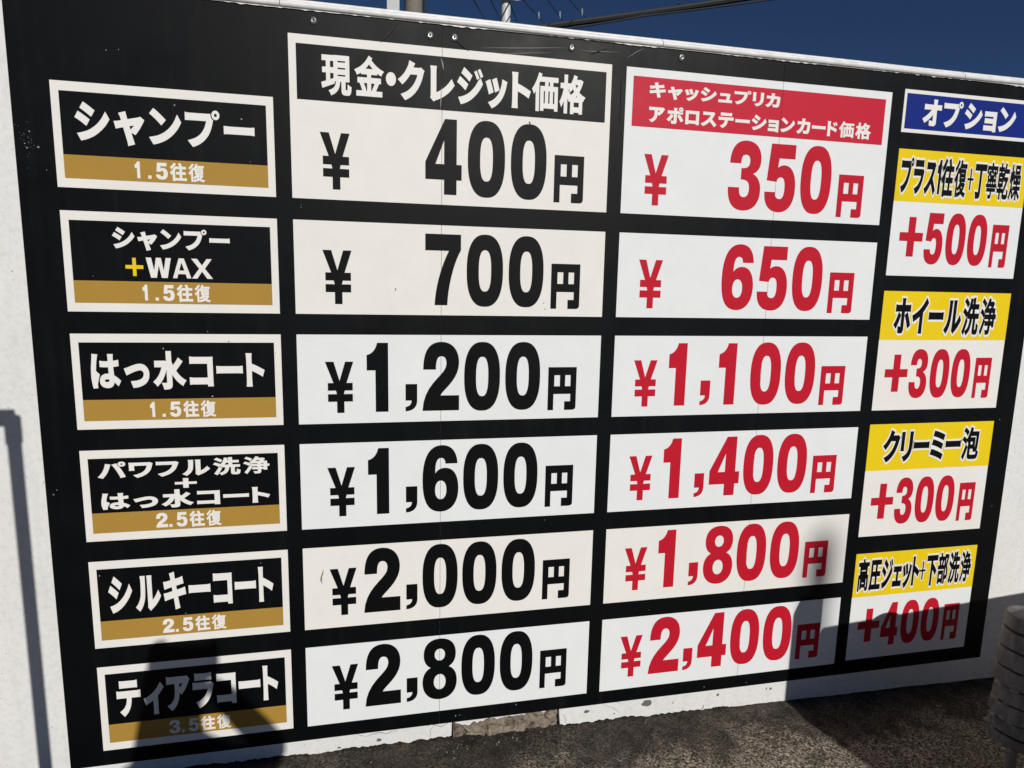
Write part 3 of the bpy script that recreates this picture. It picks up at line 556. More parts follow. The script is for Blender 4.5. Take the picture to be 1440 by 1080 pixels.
    '泡': [[565,542,566,491,564,488,564,457,564,454,564,425,562,422,562,375,560,372,558,327,554,292,550,273,542,252,555,243,574,236,589,233,590,231,584,186,578,163,569,144,562,136,547,124,525,116,503,114,351,114,348,116,332,116,310,120,287,130,272,149,266,169,264,176,264,187,264,190,264,369,235,392,233,391,204,349,212,342,255,308,259,304,229,238,197,174,167,119,163,112,160,111,100,153,99,155,100,157,133,212,159,261,183,310,198,345,196,348,177,364,151,381,109,403,82,415,82,416,86,423,122,472,126,472,153,461,191,442,210,430,214,430,230,446,240,460,253,477,268,502,289,546,311,610,313,612,383,593,378,574,367,544,368,543], [336,272,336,190,339,187,345,186,361,186,364,184,493,184,504,186,510,189,514,198,516,210,518,230,516,232,505,228,491,226,456,226,453,228,433,228,428,228,426,234,426,243,424,257,421,266,416,274,338,274], [477,298,479,300,480,304,486,339,488,384,488,387,488,408,490,411,490,436,490,439,490,471,335,471,326,455,327,454,469,453,470,300,471,298], [398,344,398,383,396,384,338,384,336,383,336,344,338,342,396,342], [107,552,146,605,150,607,178,595,215,575,244,556,265,538,266,536,226,477,224,476,198,498,170,518,146,532,108,550]],
    'ホ': [[232,136,230,137,230,142,228,162,222,221,223,227,226,228,282,218,301,218,302,219,302,411,301,412,190,412,187,412,159,412,122,408,120,409,121,505,127,506,172,500,301,500,302,501,302,542,293,586,397,586,398,585,398,580,392,535,392,501,394,500,514,500,559,504,565,504,566,410,564,408,531,412,501,412,498,412,394,412,392,411,392,189,392,179,386,162,376,148,361,137,347,132,336,130,286,130], [294,371,294,368,271,326,236,273,198,223,169,190,92,242,92,244,132,283,164,323,193,368,214,408,216,409,225,405], [399,367,467,404,475,408,477,408,504,374,538,324,570,272,590,237,589,235,510,191,508,192,486,235,461,278,430,325,400,362,398,365]],
    'イ': [[487,596,548,540,556,532,556,530,516,490,494,470,454,436,412,405,412,176,418,130,416,128,313,128,312,130,316,165,318,206,318,209,318,350,316,350,268,327,229,311,141,281,139,282,127,305,98,365,161,384,214,403,278,431,322,455,363,482,407,516,425,532,454,560,480,590,485,596]],
    'ミ': [[133,215,166,296,169,298,247,284,349,262,442,236,504,214,512,211,514,209,478,127,476,126,417,148,354,166,255,190,206,200,136,212,134,213], [161,360,194,443,196,444,296,426,375,408,431,392,495,371,465,296,460,287,402,306,364,318,316,330,241,346,168,358,162,359], [184,492,216,574,218,576,291,564,381,546,462,526,524,508,528,505,498,430,493,421,428,442,344,462,254,480,192,490,186,490]],
    'リ': [[503,574,504,573,504,570,502,540,502,426,500,423,500,365,496,325,488,292,476,256,463,233,444,208,422,184,408,174,377,153,353,141,329,131,299,120,297,120,226,195,227,196,283,212,302,219,326,230,341,239,360,254,372,265,385,283,395,303,402,331,406,351,406,377,408,380,408,504,408,507,408,531,403,574], [272,570,273,569,272,561,268,523,268,326,272,281,271,280,173,280,172,281,172,283,176,321,176,341,178,344,178,507,176,510,176,531,172,569,174,570]],
    'ェ': [[143,140,143,235,150,236,190,230,292,230,294,232,294,363,292,364,209,364,179,362,167,362,167,455,175,456,204,452,477,452,514,456,516,455,516,362,504,362,474,364,385,364,384,363,384,232,385,230,492,230,537,236,538,235,538,139,496,142,185,142,153,140]],
    'ュ': [[140,147,140,240,141,242,151,242,180,238,364,238,366,243,370,262,378,323,382,356,253,356,250,356,224,356,221,354,188,354,186,355,187,449,190,450,239,444,409,444,430,448,487,421,488,419,478,385,476,357,458,240,460,238,509,238,537,242,542,241,542,148,518,148,515,150,481,150,478,150,207,150,204,150,174,150,156,148]],
    'オ': [[563,500,563,406,552,406,549,406,526,406,523,408,445,408,444,406,444,319,446,316,446,245,446,242,446,191,446,182,439,162,434,156,426,146,411,137,393,132,382,130,345,130,342,132,320,132,317,132,276,134,272,137,266,218,265,227,266,228,332,220,355,218,356,220,355,325,354,326,337,308,306,278,267,246,217,211,158,176,156,176,150,183,94,246,100,251,170,289,212,318,255,352,283,378,310,406,308,408,173,408,170,406,153,406,150,406,128,404,126,406,126,499,128,501,183,496,352,496,354,497,354,501,352,504,352,535,350,552,344,584,344,586,446,586,448,585,448,580,442,534,442,496,507,496,554,500,562,501]],
}
EDGE = {
    'プ': [[612,585,620,573,624,558,624,506,618,487,612,479,593,460,579,451,563,446,528,446,516,398,502,357,488,323,472,292,452,261,424,229,386,192,376,184,354,166,317,143,276,123,216,102,183,102,181,102,162,121,100,191,100,225,112,237,194,262,225,275,256,292,287,314,302,328,314,343,335,372,348,396,360,425,358,426,170,426,119,424,86,424,74,436,74,565,76,567,87,578,124,578,170,572,426,572,443,576,460,576,466,585,486,604,500,613,516,618,563,618,579,613,593,604]],
    'ー': [[88,294,88,428,100,440,141,440,200,436,489,436,544,442,579,442,592,429,592,295,579,282,538,282,486,286,196,286,133,282,100,282]],
    'ト': [[208,609,347,609,358,597,358,561,352,501,353,466,437,436,512,405,560,382,572,369,572,333,538,248,525,236,490,236,414,274,369,293,354,298,353,298,352,232,354,184,358,152,358,114,346,102,211,102,198,114,198,152,204,187,206,232,206,486,204,523,196,564,196,597]],
    'ル': [[175,596,442,597,454,585,454,545,450,515,450,326,454,328,472,346,516,402,525,412,527,412,559,412,572,401,624,325,624,289,592,249,551,208,523,184,491,160,453,135,421,118,395,98,361,98,309,140,296,154,296,187,302,216,301,268,300,268,290,238,279,214,265,190,254,174,230,145,209,124,180,99,144,99,65,152,53,164,53,198,63,208,108,244,120,259,140,288,149,306,158,333,164,355,168,387,172,469,172,501,164,548,164,584]],
    '洗': [[596,112,586,102,569,93,547,90,463,90,441,92,426,96,411,106,402,116,392,132,388,151,387,194,358,150,315,110,252,78,218,78,208,88,197,106,190,92,179,82,145,82,85,124,74,136,72,138,73,173,103,226,134,288,155,334,154,336,147,342,118,361,66,390,54,402,54,435,58,441,94,486,107,500,129,501,128,503,87,526,78,536,76,538,76,570,78,574,90,586,133,632,135,632,171,632,216,607,256,579,258,580,265,618,278,630,311,630,344,624,357,636,460,636,472,623,473,553,583,552,594,542,596,540,596,439,586,429,588,428,604,427,616,415,616,313,603,300,556,300,555,299,579,282,611,271,622,259,622,214,620,185,616,156,609,131]],
    '浄': [[614,310,603,298,574,298,572,296,572,201,572,199,560,188,462,188,456,192,454,147,450,131,444,121,428,106,414,97,391,92,362,90,296,90,282,92,271,103,264,130,248,167,248,200,254,208,254,209,250,210,247,207,212,140,186,96,174,84,141,85,94,126,80,141,78,143,78,175,127,257,164,329,162,332,150,340,122,359,71,386,60,397,60,429,96,483,106,493,141,494,168,481,169,482,138,502,99,521,86,533,86,535,86,568,120,618,133,630,166,630,175,627,227,601,248,588,268,572,270,573,276,582,296,624,308,636,343,636,406,617,417,606,418,591,419,590,436,590,445,592,482,592,524,564,534,553,534,519,527,505,527,503,560,502,572,491,573,418,602,418,614,406]],
    'ラ': [[535,598,546,586,546,469,547,466,579,446,589,436,590,402,574,372,555,315,532,269,512,240,498,223,456,180,425,156,396,138,358,119,327,107,280,92,245,93,230,108,166,181,166,216,177,227,247,244,281,256,309,269,332,282,360,302,372,314,386,332,385,334,202,334,156,330,120,330,108,341,108,343,108,470,120,482,151,482,152,484,153,587,165,598,199,598,246,592,451,592,497,598,533,598]],
    'ク': [[586,508,586,472,571,445,557,402,545,371,531,341,514,310,494,280,470,247,452,228,408,184,377,160,339,136,322,127,296,114,255,97,238,90,205,90,199,94,116,171,114,173,114,206,125,218,214,249,246,264,287,290,306,304,322,318,344,340,367,372,387,406,386,408,332,408,298,369,261,334,232,310,189,280,156,280,79,338,69,348,68,382,70,384,79,394,148,440,176,464,192,482,214,510,235,541,243,556,254,579,266,621,276,632,278,632,312,632,413,600,424,588,424,556,423,551,452,550,459,552,476,558,512,558,575,520]],
    'ジ': [[153,96,142,107,138,112,93,192,93,227,105,238,165,250,192,258,220,266,233,271,234,273,203,294,147,331,85,366,72,379,72,411,122,486,134,498,147,498,148,500,149,527,198,599,211,612,244,611,309,572,377,526,378,527,379,552,391,564,434,582,450,582,457,588,499,606,532,606,534,604,544,594,567,562,589,526,602,502,601,469,591,458,575,451,574,449,598,408,598,375,564,326,534,291,485,244,457,220,421,192,377,164,347,148,318,135,258,114,188,96], [292,298,302,303,337,326,374,354,410,387,436,419,406,476,405,475,404,467,354,393,342,382,332,382,330,380,330,360,292,301]],
    'ッ': [[571,462,572,429,570,422,540,325,529,298,516,271,501,246,488,227,458,191,421,156,388,130,358,110,332,96,284,75,248,74,166,158,164,160,164,192,175,204,241,227,259,235,292,253,322,275,321,276,309,276,225,246,191,246,189,246,178,258,165,299,150,339,135,375,116,415,116,447,126,458,211,492,244,492,249,490,327,516,361,516,374,505,407,420,408,422,412,439,420,491,433,504,466,504,476,500,559,474]],
    'ス': [[141,578,143,578,177,578,207,574,236,572,422,572,437,574,451,578,486,578,538,540,552,525,551,491,531,462,506,406,470,343,544,268,600,202,602,200,602,167,600,165,586,150,518,93,484,92,472,104,414,175,382,210,367,224,314,178,281,154,239,128,184,100,150,100,148,102,70,182,70,184,70,217,83,230,151,260,186,280,224,306,253,330,290,365,314,393,337,425,335,426,234,426,175,422,143,422,141,422,130,434,130,566]],
    '往': [[606,98,604,98,266,98,264,92,252,82,143,82,141,82,130,94,130,243,129,244,103,244,90,256,71,297,50,329,51,362,61,372,95,400,100,405,95,411,80,440,57,471,56,506,58,508,68,518,103,544,133,570,158,598,178,628,191,640,225,640,294,613,305,602,308,607,319,618,387,643,421,644,432,633,454,601,472,570,484,543,486,542,591,542,593,540,604,529,604,424,602,422,591,412,479,412,478,410,478,395,479,394,575,394,586,383,588,381,587,274,575,262,479,262,478,261,478,230,479,228,604,228,616,218,616,216,616,110], [344,230,344,261,342,262,266,262,264,261,264,230,266,228,342,228], [276,395,278,394,342,394,344,395,344,410,342,412,288,412], [291,543,293,542,323,542,324,543,309,568]],
    '復': [[578,88,576,86,542,86,509,92,467,104,434,115,415,124,362,106,336,98,271,86,149,86,138,96,136,98,136,265,102,266,100,266,90,277,74,304,52,334,53,367,66,380,103,411,94,420,74,450,58,469,58,503,68,514,101,538,130,564,158,594,178,624,188,634,190,634,223,634,282,611,284,612,288,624,299,634,336,634,399,618,410,607,410,583,411,582,593,582,604,571,606,569,606,478,594,466,575,466,574,464,574,315,580,307,580,275,564,246,541,215,545,212,563,208,620,200,632,188,632,156,628,150,606,126,590,99], [257,390,256,388,256,294,257,293,263,298,262,386]],
    '丁': [[612,586,612,584,612,465,602,454,600,452,431,452,430,451,430,175,428,158,426,143,416,123,397,104,384,95,367,88,354,86,313,82,248,82,245,80,195,80,193,82,182,93,169,133,139,185,138,219,151,232,189,232,272,228,279,228,280,230,280,451,279,452,78,453,66,465,66,584,68,586,79,596,600,596]],
    '寧': [[588,571,588,569,588,434,577,422,560,422,558,420,558,397,550,387,550,348,552,346,582,346,594,335,594,255,583,243,561,242,560,241,560,199,558,197,547,186,399,186,398,185,396,140,393,127,388,119,374,106,366,100,343,94,321,92,229,92,227,92,217,103,211,126,196,155,196,186,134,187,122,199,122,242,96,243,84,255,85,335,97,346,130,346,132,348,131,373,122,380,112,392,112,420,110,422,102,422,90,434,90,569,92,571,103,582,257,582,258,583,259,604,270,616,326,632,360,632,362,632,372,621,386,599,393,584,396,582,576,582]],
    '乾': [[76,567,88,578,167,578,168,579,168,618,181,630,274,630,286,618,287,578,346,578,348,579,350,584,359,620,370,632,372,632,406,632,466,620,478,610,478,608,478,574,474,557,475,556,597,556,599,554,610,543,610,451,597,438,560,438,560,437,572,432,582,422,582,388,576,371,572,364,514,294,515,292,546,292,573,279,602,271,614,259,614,216,612,181,606,150,596,127,572,104,551,96,539,94,394,94,380,96,358,101,342,110,320,131,314,143,312,150,309,177,288,178,286,176,286,101,276,90,274,88,181,88,179,90,168,101,168,177,82,178,70,190,70,281,81,293,91,294,92,295,92,461,86,464,76,475,76,565], [498,272,496,271,478,248,454,215,454,214,495,214,498,230]],
    '燥': [[539,614,550,602,550,487,551,486,582,486,594,473,594,334,606,321,606,236,594,224,571,224,570,222,611,202,624,190,624,188,624,156,624,154,600,132,584,111,571,98,537,99,509,115,472,142,470,140,470,103,458,90,368,91,356,103,356,143,355,144,318,118,281,97,247,96,234,109,218,130,200,148,184,124,164,96,152,84,150,84,118,84,116,84,106,94,96,107,77,124,67,134,66,168,97,215,111,247,126,297,126,307,125,308,119,309,80,329,68,341,66,343,66,376,76,403,86,440,92,483,94,514,106,526,134,526,136,527,136,610,136,612,148,622,235,622,246,610,246,546,248,544,252,544,279,536,280,537,280,602,293,614,537,614]],
    '高': [[104,86,94,98,94,380,106,392,151,393,152,459,150,460,88,460,76,472,76,569,86,580,88,582,260,582,262,583,262,610,273,622,337,638,371,638,385,624,401,583,403,582,590,582,602,571,602,569,602,472,590,460,534,460,532,459,533,393,574,392,586,380,586,154,586,141,581,125,574,115,564,106,554,98,547,95,526,90,429,90,417,101,409,126,401,140,311,140,310,139,309,126,297,114,219,114,218,113,217,97,205,86,106,86]],
    '圧': [[52,122,50,124,50,156,79,214,92,254,102,304,106,352,108,393,108,593,119,604,121,606,595,606,606,595,608,593,608,484,597,472,595,472,443,472,442,470,442,432,443,430,570,430,582,419,582,309,582,307,570,296,443,296,442,295,442,234,443,232,604,232,606,232,616,220,616,110,606,98,604,98,185,98,182,95,176,81,165,71,131,70,94,97,64,110], [232,233,305,233,305,296,240,296], [306,432,306,470,304,472,246,472,244,470,244,432,246,430,304,430]],
    '下': [[65,594,77,606,603,606,615,594,616,475,605,464,603,462,428,462,523,407,586,364,598,350,598,317,544,245,530,232,495,233,450,266,407,295,403,296,402,89,391,77,270,76,258,88,258,461,256,462,77,462,75,464,64,475]],
    '部': [[112,92,102,103,102,317,100,318,84,319,72,331,73,427,85,438,127,438,128,440,121,454,99,455,88,467,88,561,98,572,100,574,164,574,164,608,176,620,237,636,270,636,283,624,298,594,305,576,308,574,359,574,360,575,361,594,373,606,514,606,521,608,558,608,597,582,608,572,608,570,608,535,576,451,557,407,576,379,588,355,596,333,600,310,600,293,600,243,594,218,589,204,582,193,563,174,549,166,529,160,515,158,480,158,480,100,467,88,373,88,364,94,287,94,276,105,274,112,273,114,224,114,222,112,222,102,210,90,114,90], [274,235,273,238,224,238,222,237,224,234,273,234]],
    '泡': [[594,122,579,108,564,96,542,88,534,88,520,86,334,86,315,88,294,92,276,99,270,102,258,115,244,132,238,152,236,170,235,175,234,176,215,138,190,93,178,82,144,82,86,122,72,136,70,138,71,172,118,253,158,335,153,340,120,361,66,386,54,399,54,433,94,490,106,500,132,501,129,504,91,522,78,535,79,570,118,622,131,634,133,636,166,636,173,633,227,606,266,580,268,581,283,627,294,638,296,640,330,640,401,620,412,609,411,571,581,570,592,560,594,558,594,474,590,358,586,310,581,269,591,264,606,261,618,248,618,214,612,169,606,144], [398,213,396,235,393,245,365,245,365,214,381,212]],
    'ホ': [[94,523,105,534,144,534,189,528,271,528,272,529,272,533,264,569,264,602,277,614,415,614,426,602,426,563,422,529,423,528,497,528,542,532,582,532,594,520,594,393,581,380,541,382,539,380,583,314,618,254,618,219,606,207,527,163,493,162,479,176,445,241,426,272,422,278,421,278,420,162,413,143,402,129,393,120,378,109,360,104,341,102,269,102,214,108,202,120,198,167,197,171,185,162,151,162,75,214,64,226,64,260,104,300,116,314,136,340,162,380,160,382,155,382,142,380,105,380,93,391,92,521]],
    'イ': [[503,624,584,549,584,547,584,514,520,450,491,424,440,385,440,193,446,145,446,112,434,100,295,101,284,113,284,147,290,196,290,301,219,273,157,252,123,253,111,265,69,347,69,382,81,394,144,412,192,429,261,459,293,476,346,510,390,544,426,577,452,607,468,624,470,624]],
    'ミ': [[494,98,459,98,395,122,314,144,204,170,119,184,115,186,105,197,104,230,138,313,151,326,162,327,160,328,144,331,133,342,132,375,167,462,156,475,156,510,188,591,200,603,244,602,308,592,398,574,479,554,541,536,546,534,556,523,556,488,523,406,515,397,524,387,524,354,490,272,477,258,531,238,542,226,542,192,506,110]],
    'リ': [[521,602,532,590,532,553,530,523,530,409,528,406,528,348,524,308,516,275,504,239,491,216,472,191,439,156,415,138,394,125,370,113,316,92,281,92,198,178,198,180,198,212,209,224,285,247,309,258,324,267,344,282,357,300,367,320,374,348,378,368,380,397,380,487,380,514,374,555,375,591,387,602], [155,252,144,264,144,300,148,338,150,361,150,490,148,514,144,550,145,587,157,598,290,598,302,586,302,554,296,506,296,343,300,305,300,263,288,252]],
    'ェ': [[116,122,114,124,114,252,125,264,127,264,159,264,207,258,264,258,266,260,266,335,264,336,226,336,183,332,151,332,139,344,138,472,149,484,151,484,183,484,221,480,460,480,497,484,532,484,544,473,544,471,544,344,532,332,500,332,457,336,413,336,412,335,412,260,413,258,475,258,518,264,554,264,566,254,566,252,566,123,556,112,554,110,520,110,479,114,202,114,170,112,127,112]],
}
def decode(loops):
    return [[((v[i] - 90) / 500, (v[i + 1] - 90) / 500 - 0.16) for i in range(0, len(v), 2)] for v in loops]


def bez(p0, p1, p2, p3, n=9):
    out = []
    for i in range(1, n + 1):
        t = i / n
        u = 1 - t
        out.append(tuple(u ** 3 * p0[k] + 3 * u * u * t * p1[k] + 3 * u * t * t * p2[k] + t ** 3 * p3[k] for k in (0, 1)))
    return out


def path(*ops):
    """Points are line ends; triples of points in a list are a cubic curve."""
    out = [ops[0]]
    for o in ops[1:]:
        if isinstance(o, list):
            out += bez(out[-1], *o)
        else:
            out.append(o)
    if math.dist(out[0], out[-1]) < 1e-6:
        out.pop()
    return out


def sup(cx, cy, rx, ry, p=2.0, n=44):
    out = []
    for i in range(n):
        a = 2 * math.pi * i / n
        c, s = math.cos(a), math.sin(a)
        out.append((cx + rx * math.copysign(abs(c) ** (2 / p), c), cy + ry * math.copysign(abs(s) ** (2 / p), s)))
    return out


def flip(pts, w):
    return [(w - x, y) for x, y in reversed(pts)]


# heavy condensed figures, cap height 100: name -> (width, loops)
FIG = {
    '0': (52, [sup(26, 50, 26, 51.5, 2.45), sup(26, 50, 8.9, 29.5, 2.6)]),
    '1': (31, [path((31, 100), (31, 0), (12.5, 0), (12.5, 60.5), (0, 60.5), (0, 82.5), [(7.5, 84), (13, 90), (15.2, 100)])]),
    '2': (54, [path((0, 0), (54, 0), (54, 22.5), (26, 22.5), [(31, 32), (53.5, 46), (53.5, 71)], [(53.5, 90), (43, 101.5), (27.5, 101.5)],
                    [(10, 101.5), (1, 89), (1, 61)], (19.5, 61), [(19.5, 74), (21.5, 80.5), (27.5, 80.5)], [(33, 80.5), (35, 76), (35, 69.5)],
                    [(35, 52), (1, 42), (0, 0)])]),
    '3': (53, [path((1, 68), (18.8, 68), [(19, 77), (21, 81), (26, 81)], [(31, 81), (33.5, 78), (33.5, 72)], [(33.5, 64), (30, 61), (20, 61)], (20, 44.5),
                    [(31, 44.5), (34.5, 41), (34.5, 31.5)], [(34.5, 23), (31.5, 18.5), (26, 18.5)], [(20, 18.5), (18.3, 23.5), (18, 32.5)], (0, 32.5),
                    [(0, 10), (9, -1.5), (26, -1.5)], [(44, -1.5), (53, 11), (53, 29)], [(53, 42), (47.5, 50), (39.5, 53.5)],
                    [(47, 57), (51.5, 63), (51.5, 74)], [(51.5, 91), (42, 101.5), (26, 101.5)], [(10, 101.5), (1, 90), (1, 68)])]),
    '4': (54.5, [[(29, 100), (46.8, 100), (46.8, 40.5), (54.5, 40.5), (54.5, 19.8), (46.8, 19.8), (46.8, 0), (28, 0), (28, 19.8), (0, 19.8), (0, 43)],
                 [(15, 40.5), (28, 40.5), (28, 72)]]),
    '5': (53, [path((7, 100), (49.5, 100), (49.5, 79), (22, 79), (20.6, 65), [(24, 68), (28, 69.2), (32, 69.2)], [(45, 69.2), (53, 56), (53, 35)],
                    [(53, 12), (43, -1.5), (26.5, -1.5)], [(9, -1.5), (0, 9), (0, 28.5)], (18.3, 28.5), [(18.3, 22), (21, 18.5), (26.5, 18.5)],
                    [(32, 18.5), (34.5, 24), (34.5, 35)], [(34.5, 46), (32, 51), (27, 51)], [(23, 51), (20.5, 48.5), (19.6, 44)], (2.5, 45.5))]),
    '6': (53, [path((51.5, 73), (33.6, 73), [(33.2, 79), (31.2, 82), (27.2, 82)], [(20, 82), (18.6, 72), (18.6, 58.5)], [(22, 64), (27, 66.5), (33, 66.5)],
                    [(46, 66.5), (53, 54), (53, 34)], [(53, 12), (43, -1.5), (27, -1.5)], [(8, -1.5), (0, 15), (0, 48)], [(0, 82), (9, 101.5), (28, 101.5)],
                    [(42, 101.5), (50.3, 92), (51.5, 73)]), sup(26.8, 32.5, 8.4, 14.5, 2.2, 30)]),
    '7': (53, [path((0, 100), (53, 100), (53, 78), [(44, 64), (34, 30), (33, 0)], (14, 0), [(15, 27), (24, 56), (35, 77)], (0, 77))]),
    '8': (53, [path((26.5, 101.5), [(42, 101.5), (51.2, 92), (51.2, 75.5)], [(51.2, 64), (47, 57), (40.5, 53.5)], [(49, 49), (53, 41), (53, 28.5)],
                    [(53, 10), (42, -1.5), (26.5, -1.5)], [(11, -1.5), (0, 10), (0, 28.5)], [(0, 41), (4, 49), (12.5, 53.5)],
                    [(6, 57), (1.8, 64), (1.8, 75.5)], [(1.8, 92), (11, 101.5), (26.5, 101.5)]),
               sup(26.5, 74.5, 8.0, 10, 2.1, 26), sup(26.5, 28.5, 9.2, 13, 2.1, 28)]),
    ',': (17, [path((0, 40), (17, 40), (17, 16), [(17, 6), (11, 0), (0, 0)], (0, 6.4), [(5, 7), (8.8, 10), (8.8, 15.8)], (0, 15.8))]),
    '.': (17, [[(0, 0), (17, 0), (17, 20), (0, 20)]]),
    '+': (100, [[(0, 39), (35, 39), (35, 0), (65, 0), (65, 39), (100, 39), (100, 61), (65, 61), (65, 100), (35, 100), (35, 61), (0, 61)]]),
    'plus': (100, [[(0, 40), (40, 40), (40, 0), (60, 0), (60, 40), (100, 40), (100, 60), (60, 60), (60, 100), (40, 100), (40, 60), (0, 60)]]),
    'yen': (120, [[(x, 216 - y) for x, y in [(0, 0), (36, 0), (60, 80), (85, 0), (120, 0), (90, 89), (116, 89), (116, 121), (82, 121), (78, 136), (116, 136),
                                             (116, 168), (79, 168), (79, 216), (48, 216), (48, 168), (10, 168), (10, 136), (48, 136), (44, 121),
                                             (10, 121), (10, 89), (34, 89)]]]),
    'en': (125, [path((0, 178), (125, 178), (125, 14), [(125, 5), (119, 0), (108, 0)], (74, 0), (74, 36), (100, 36), (100, 67), (25, 67), (25, 0), (0, 0)),
                 [(27, 99), (52, 99), (52, 145), (27, 145)], [(75, 99), (99, 99), (99, 145), (75, 145)]]),
    'W': (100, [[(0, 100), (21, 100), (31, 36), (40, 100), (60, 100), (69, 36), (79, 100), (100, 100), (83, 0), (60, 0), (50, 62), (40, 0), (17, 0)]]),
    'A': (100, [[(0, 0), (36, 100), (64, 100), (100, 0), (77, 0), (70, 21), (30, 21), (23, 0)], [(36, 39), (64, 39), (50, 79)]]),
    'X': (100, [[(0, 100), (27, 100), (50, 67), (73, 100), (98, 100), (63, 51), (100, 0), (73, 0), (49, 36), (25, 0), (0, 0), (36, 51)]]),
}
CJK = {k: decode(v) for k, v in GLYPH.items()}
CJK_EDGE = {k: decode(v) for k, v in EDGE.items()}


def bbox(loops):
    xs = [p[0] for lp in loops for p in lp]
    ys = [p[1] for lp in loops for p in lp]
    return min(xs), max(xs), min(ys), max(ys)


def fig(bm, ch, x0, x1, z0, h, y, hscale=None):
    """One figure with its baseline at z0; h = cap height (or the height of the whole sign)."""
    w, loops = FIG[ch]
    full = {'yen': 216, 'en': 178}.get(ch, 100)
    add_plate(bm, [[(x0 + (x1 - x0) * p[0] / w, z0 + h * p[1] / full) for p in lp] for lp in loops], y, y + VT)


def line(bm, text, x0, x1, z0, z1, y, gap=0.11, bm_edge=None, y_edge=0, cells=None):
    """A line of Japanese lettering set tight, its ink filling the box exactly."""
    boxes = [bbox(CJK[c]) for c in text if c in CJK]
    items = []
    cur = 0.0
    for c in text:
        if c in CJK:
            b = bbox(CJK[c])
            items.append((c, cur - b[0], b))
            cur += b[1] - b[0] + gap
        else:
            w = {'1': 0.30, '+': 0.52}[c]
            items.append((c, cur, (0, w, 0, 0.8)))
            cur += w + gap
    total = cur - gap
    lo = min(b[2] for b in boxes)
    hi = max(b[3] for b in boxes)
    sx = (x1 - x0) / total
    sz = (z1 - z0) / (hi - lo)
    for i, (c, off, b) in enumerate(items):
        fx = lambda u: x0 + (u + off) * sx
        gx = fx
        if cells and cells[i]:
            ca, cb = cells[i]
            gx = lambda u: ca + (u - b[0]) / (b[1] - b[0]) * (cb - ca)
        fz = lambda v: z0 + (v - lo) * sz
        if c in CJK:
            add_plate(bm, [[(gx(p[0]), fz(p[1])) for p in lp] for lp in CJK[c]], y, y + VT)
            if bm_edge is not None:
                add_plate(bm_edge, [[(gx(p[0]), fz(p[1])) for p in lp] for lp in CJK_EDGE[c]], y_edge, y_edge + VT)
        else:
            w, loops = FIG[c]
            zb, zh = (lo + 0.06, hi - lo - 0.12) if c == '1' else (lo + 0.22, (hi - lo) * 0.56)
            pts = [[(fx(p[0] / w * b[1]), fz(zb + p[1] / 100 * zh)) for p in lp] for lp in loops]
            if c == '+':     # a thin plus sign
                a0, a1, q0, q1 = fx(0), fx(b[1]), fz(zb), fz(zb + zh)
                mx, mz, tx, tz = (a0 + a1) / 2, (q0 + q1) / 2, (a1 - a0) * 0.10, (a1 - a0) * 0.16
                cross = lambda e: [(a0 - e, mz - tz - e), (mx - tx - e, mz - tz - e), (mx - tx - e, q0 - e), (mx + tx + e, q0 - e), (mx + tx + e, mz - tz - e),
                                   (a1 + e, mz - tz - e), (a1 + e, mz + tz + e), (mx + tx + e, mz + tz + e), (mx + tx + e, q1 + e), (mx - tx - e, q1 + e),
                                   (mx - tx - e, mz + tz + e), (a0 - e, mz + tz + e)]
                pts = [cross(0)]
                if bm_edge is not None:
                    add_plate(bm_edge, [cross(0.004)], y_edge, y_edge + VT)
            elif bm_edge is not None:
                xa, xb2, qa, qb = fx(0), fx(b[1]), fz(zb), fz(zb + zh)
                e = 0.004
                add_plate(bm_edge, [[(xa - e, qa + (qb - qa) * 0.56), (xa + (xb2 - xa) * 0.40 - e, qa + (qb - qa) * 0.56), (xa + (xb2 - xa) * 0.40 - e, qa - e),
                                     (xb2 + e, qa - e), (xb2 + e, qb + e), (xa + (xb2 - xa) * 0.42 - e, qb + e), (xa - e, qa + (qb - qa) * 0.88)]], y_edge, y_edge + VT)
            add_plate(bm, pts, y, y + VT)


# ================================================================== THE PRICE BOARD
VT = 0.0005                       # thickness of one layer of film
Y_SHEET = 0.0                     # face of the black sheets
L1, L2, L3, L4 = -0.0007, -0.0014, -0.0021, -0.0028
BX0, BX1, BZ0, BZ1 = -0.977, 2.673, -0.113 + ZO, 2.306 + ZO

board = thing('price_board', (0.85, 0.0, BZ0), 'long black price board covered in framed car wash prices, fixed to the white wall', 'price board')
seams = [0.240, 1.457]
edges = [BX0] + seams + [BX1]
for k in range(3):
    bm = bmesh.new()
    a = edges[k] + (0.0007 if k else 0)
    b = edges[k + 1] - (0.0007 if k < 2 else 0)
    add_box(bm, a, b, Y_SHEET, 0.004, BZ0, BZ1)
    build('backing_sheet', bm, 'black', board)


def flat(name, loops, y, mat, parent, label=None):
    bm = bmesh.new()
    add_plate(bm, loops, y, y + VT)
    return build(name, bm, mat, parent, label)


def split_rect(x0, x1, z0, z1):
    """A rectangle, cut where the sheets meet."""
    xs = [x0] + [s for s in seams if x0 < s < x1] + [x1]
    out = []
    for i in range(len(xs) - 1):
        a = xs[i] + (0.0006 if i else 0)
        b = xs[i + 1] - (0.0006 if i < len(xs) - 2 else 0)
        out.append(rect(a, b, z0, z1))
    return out


def flat_split(name, x0, x1, z0, z1, y, mat, parent, label=None):
    bm = bmesh.new()
    for r_ in split_rect(x0, x1, z0, z1):
        add_plate(bm, [r_], y, y + VT)
    return build(name, bm, mat, parent, label)


ROW = [(2.0489, 1.7544), (1.6888, 1.3943), (1.3279, 1.0321), (0.9653, 0.6699), (0.6026, 0.3066), (0.2400, -0.0591)]
LX0, LX1 = -0.8758, -0.2738
IX0, IX1 = -0.8545, -0.2950


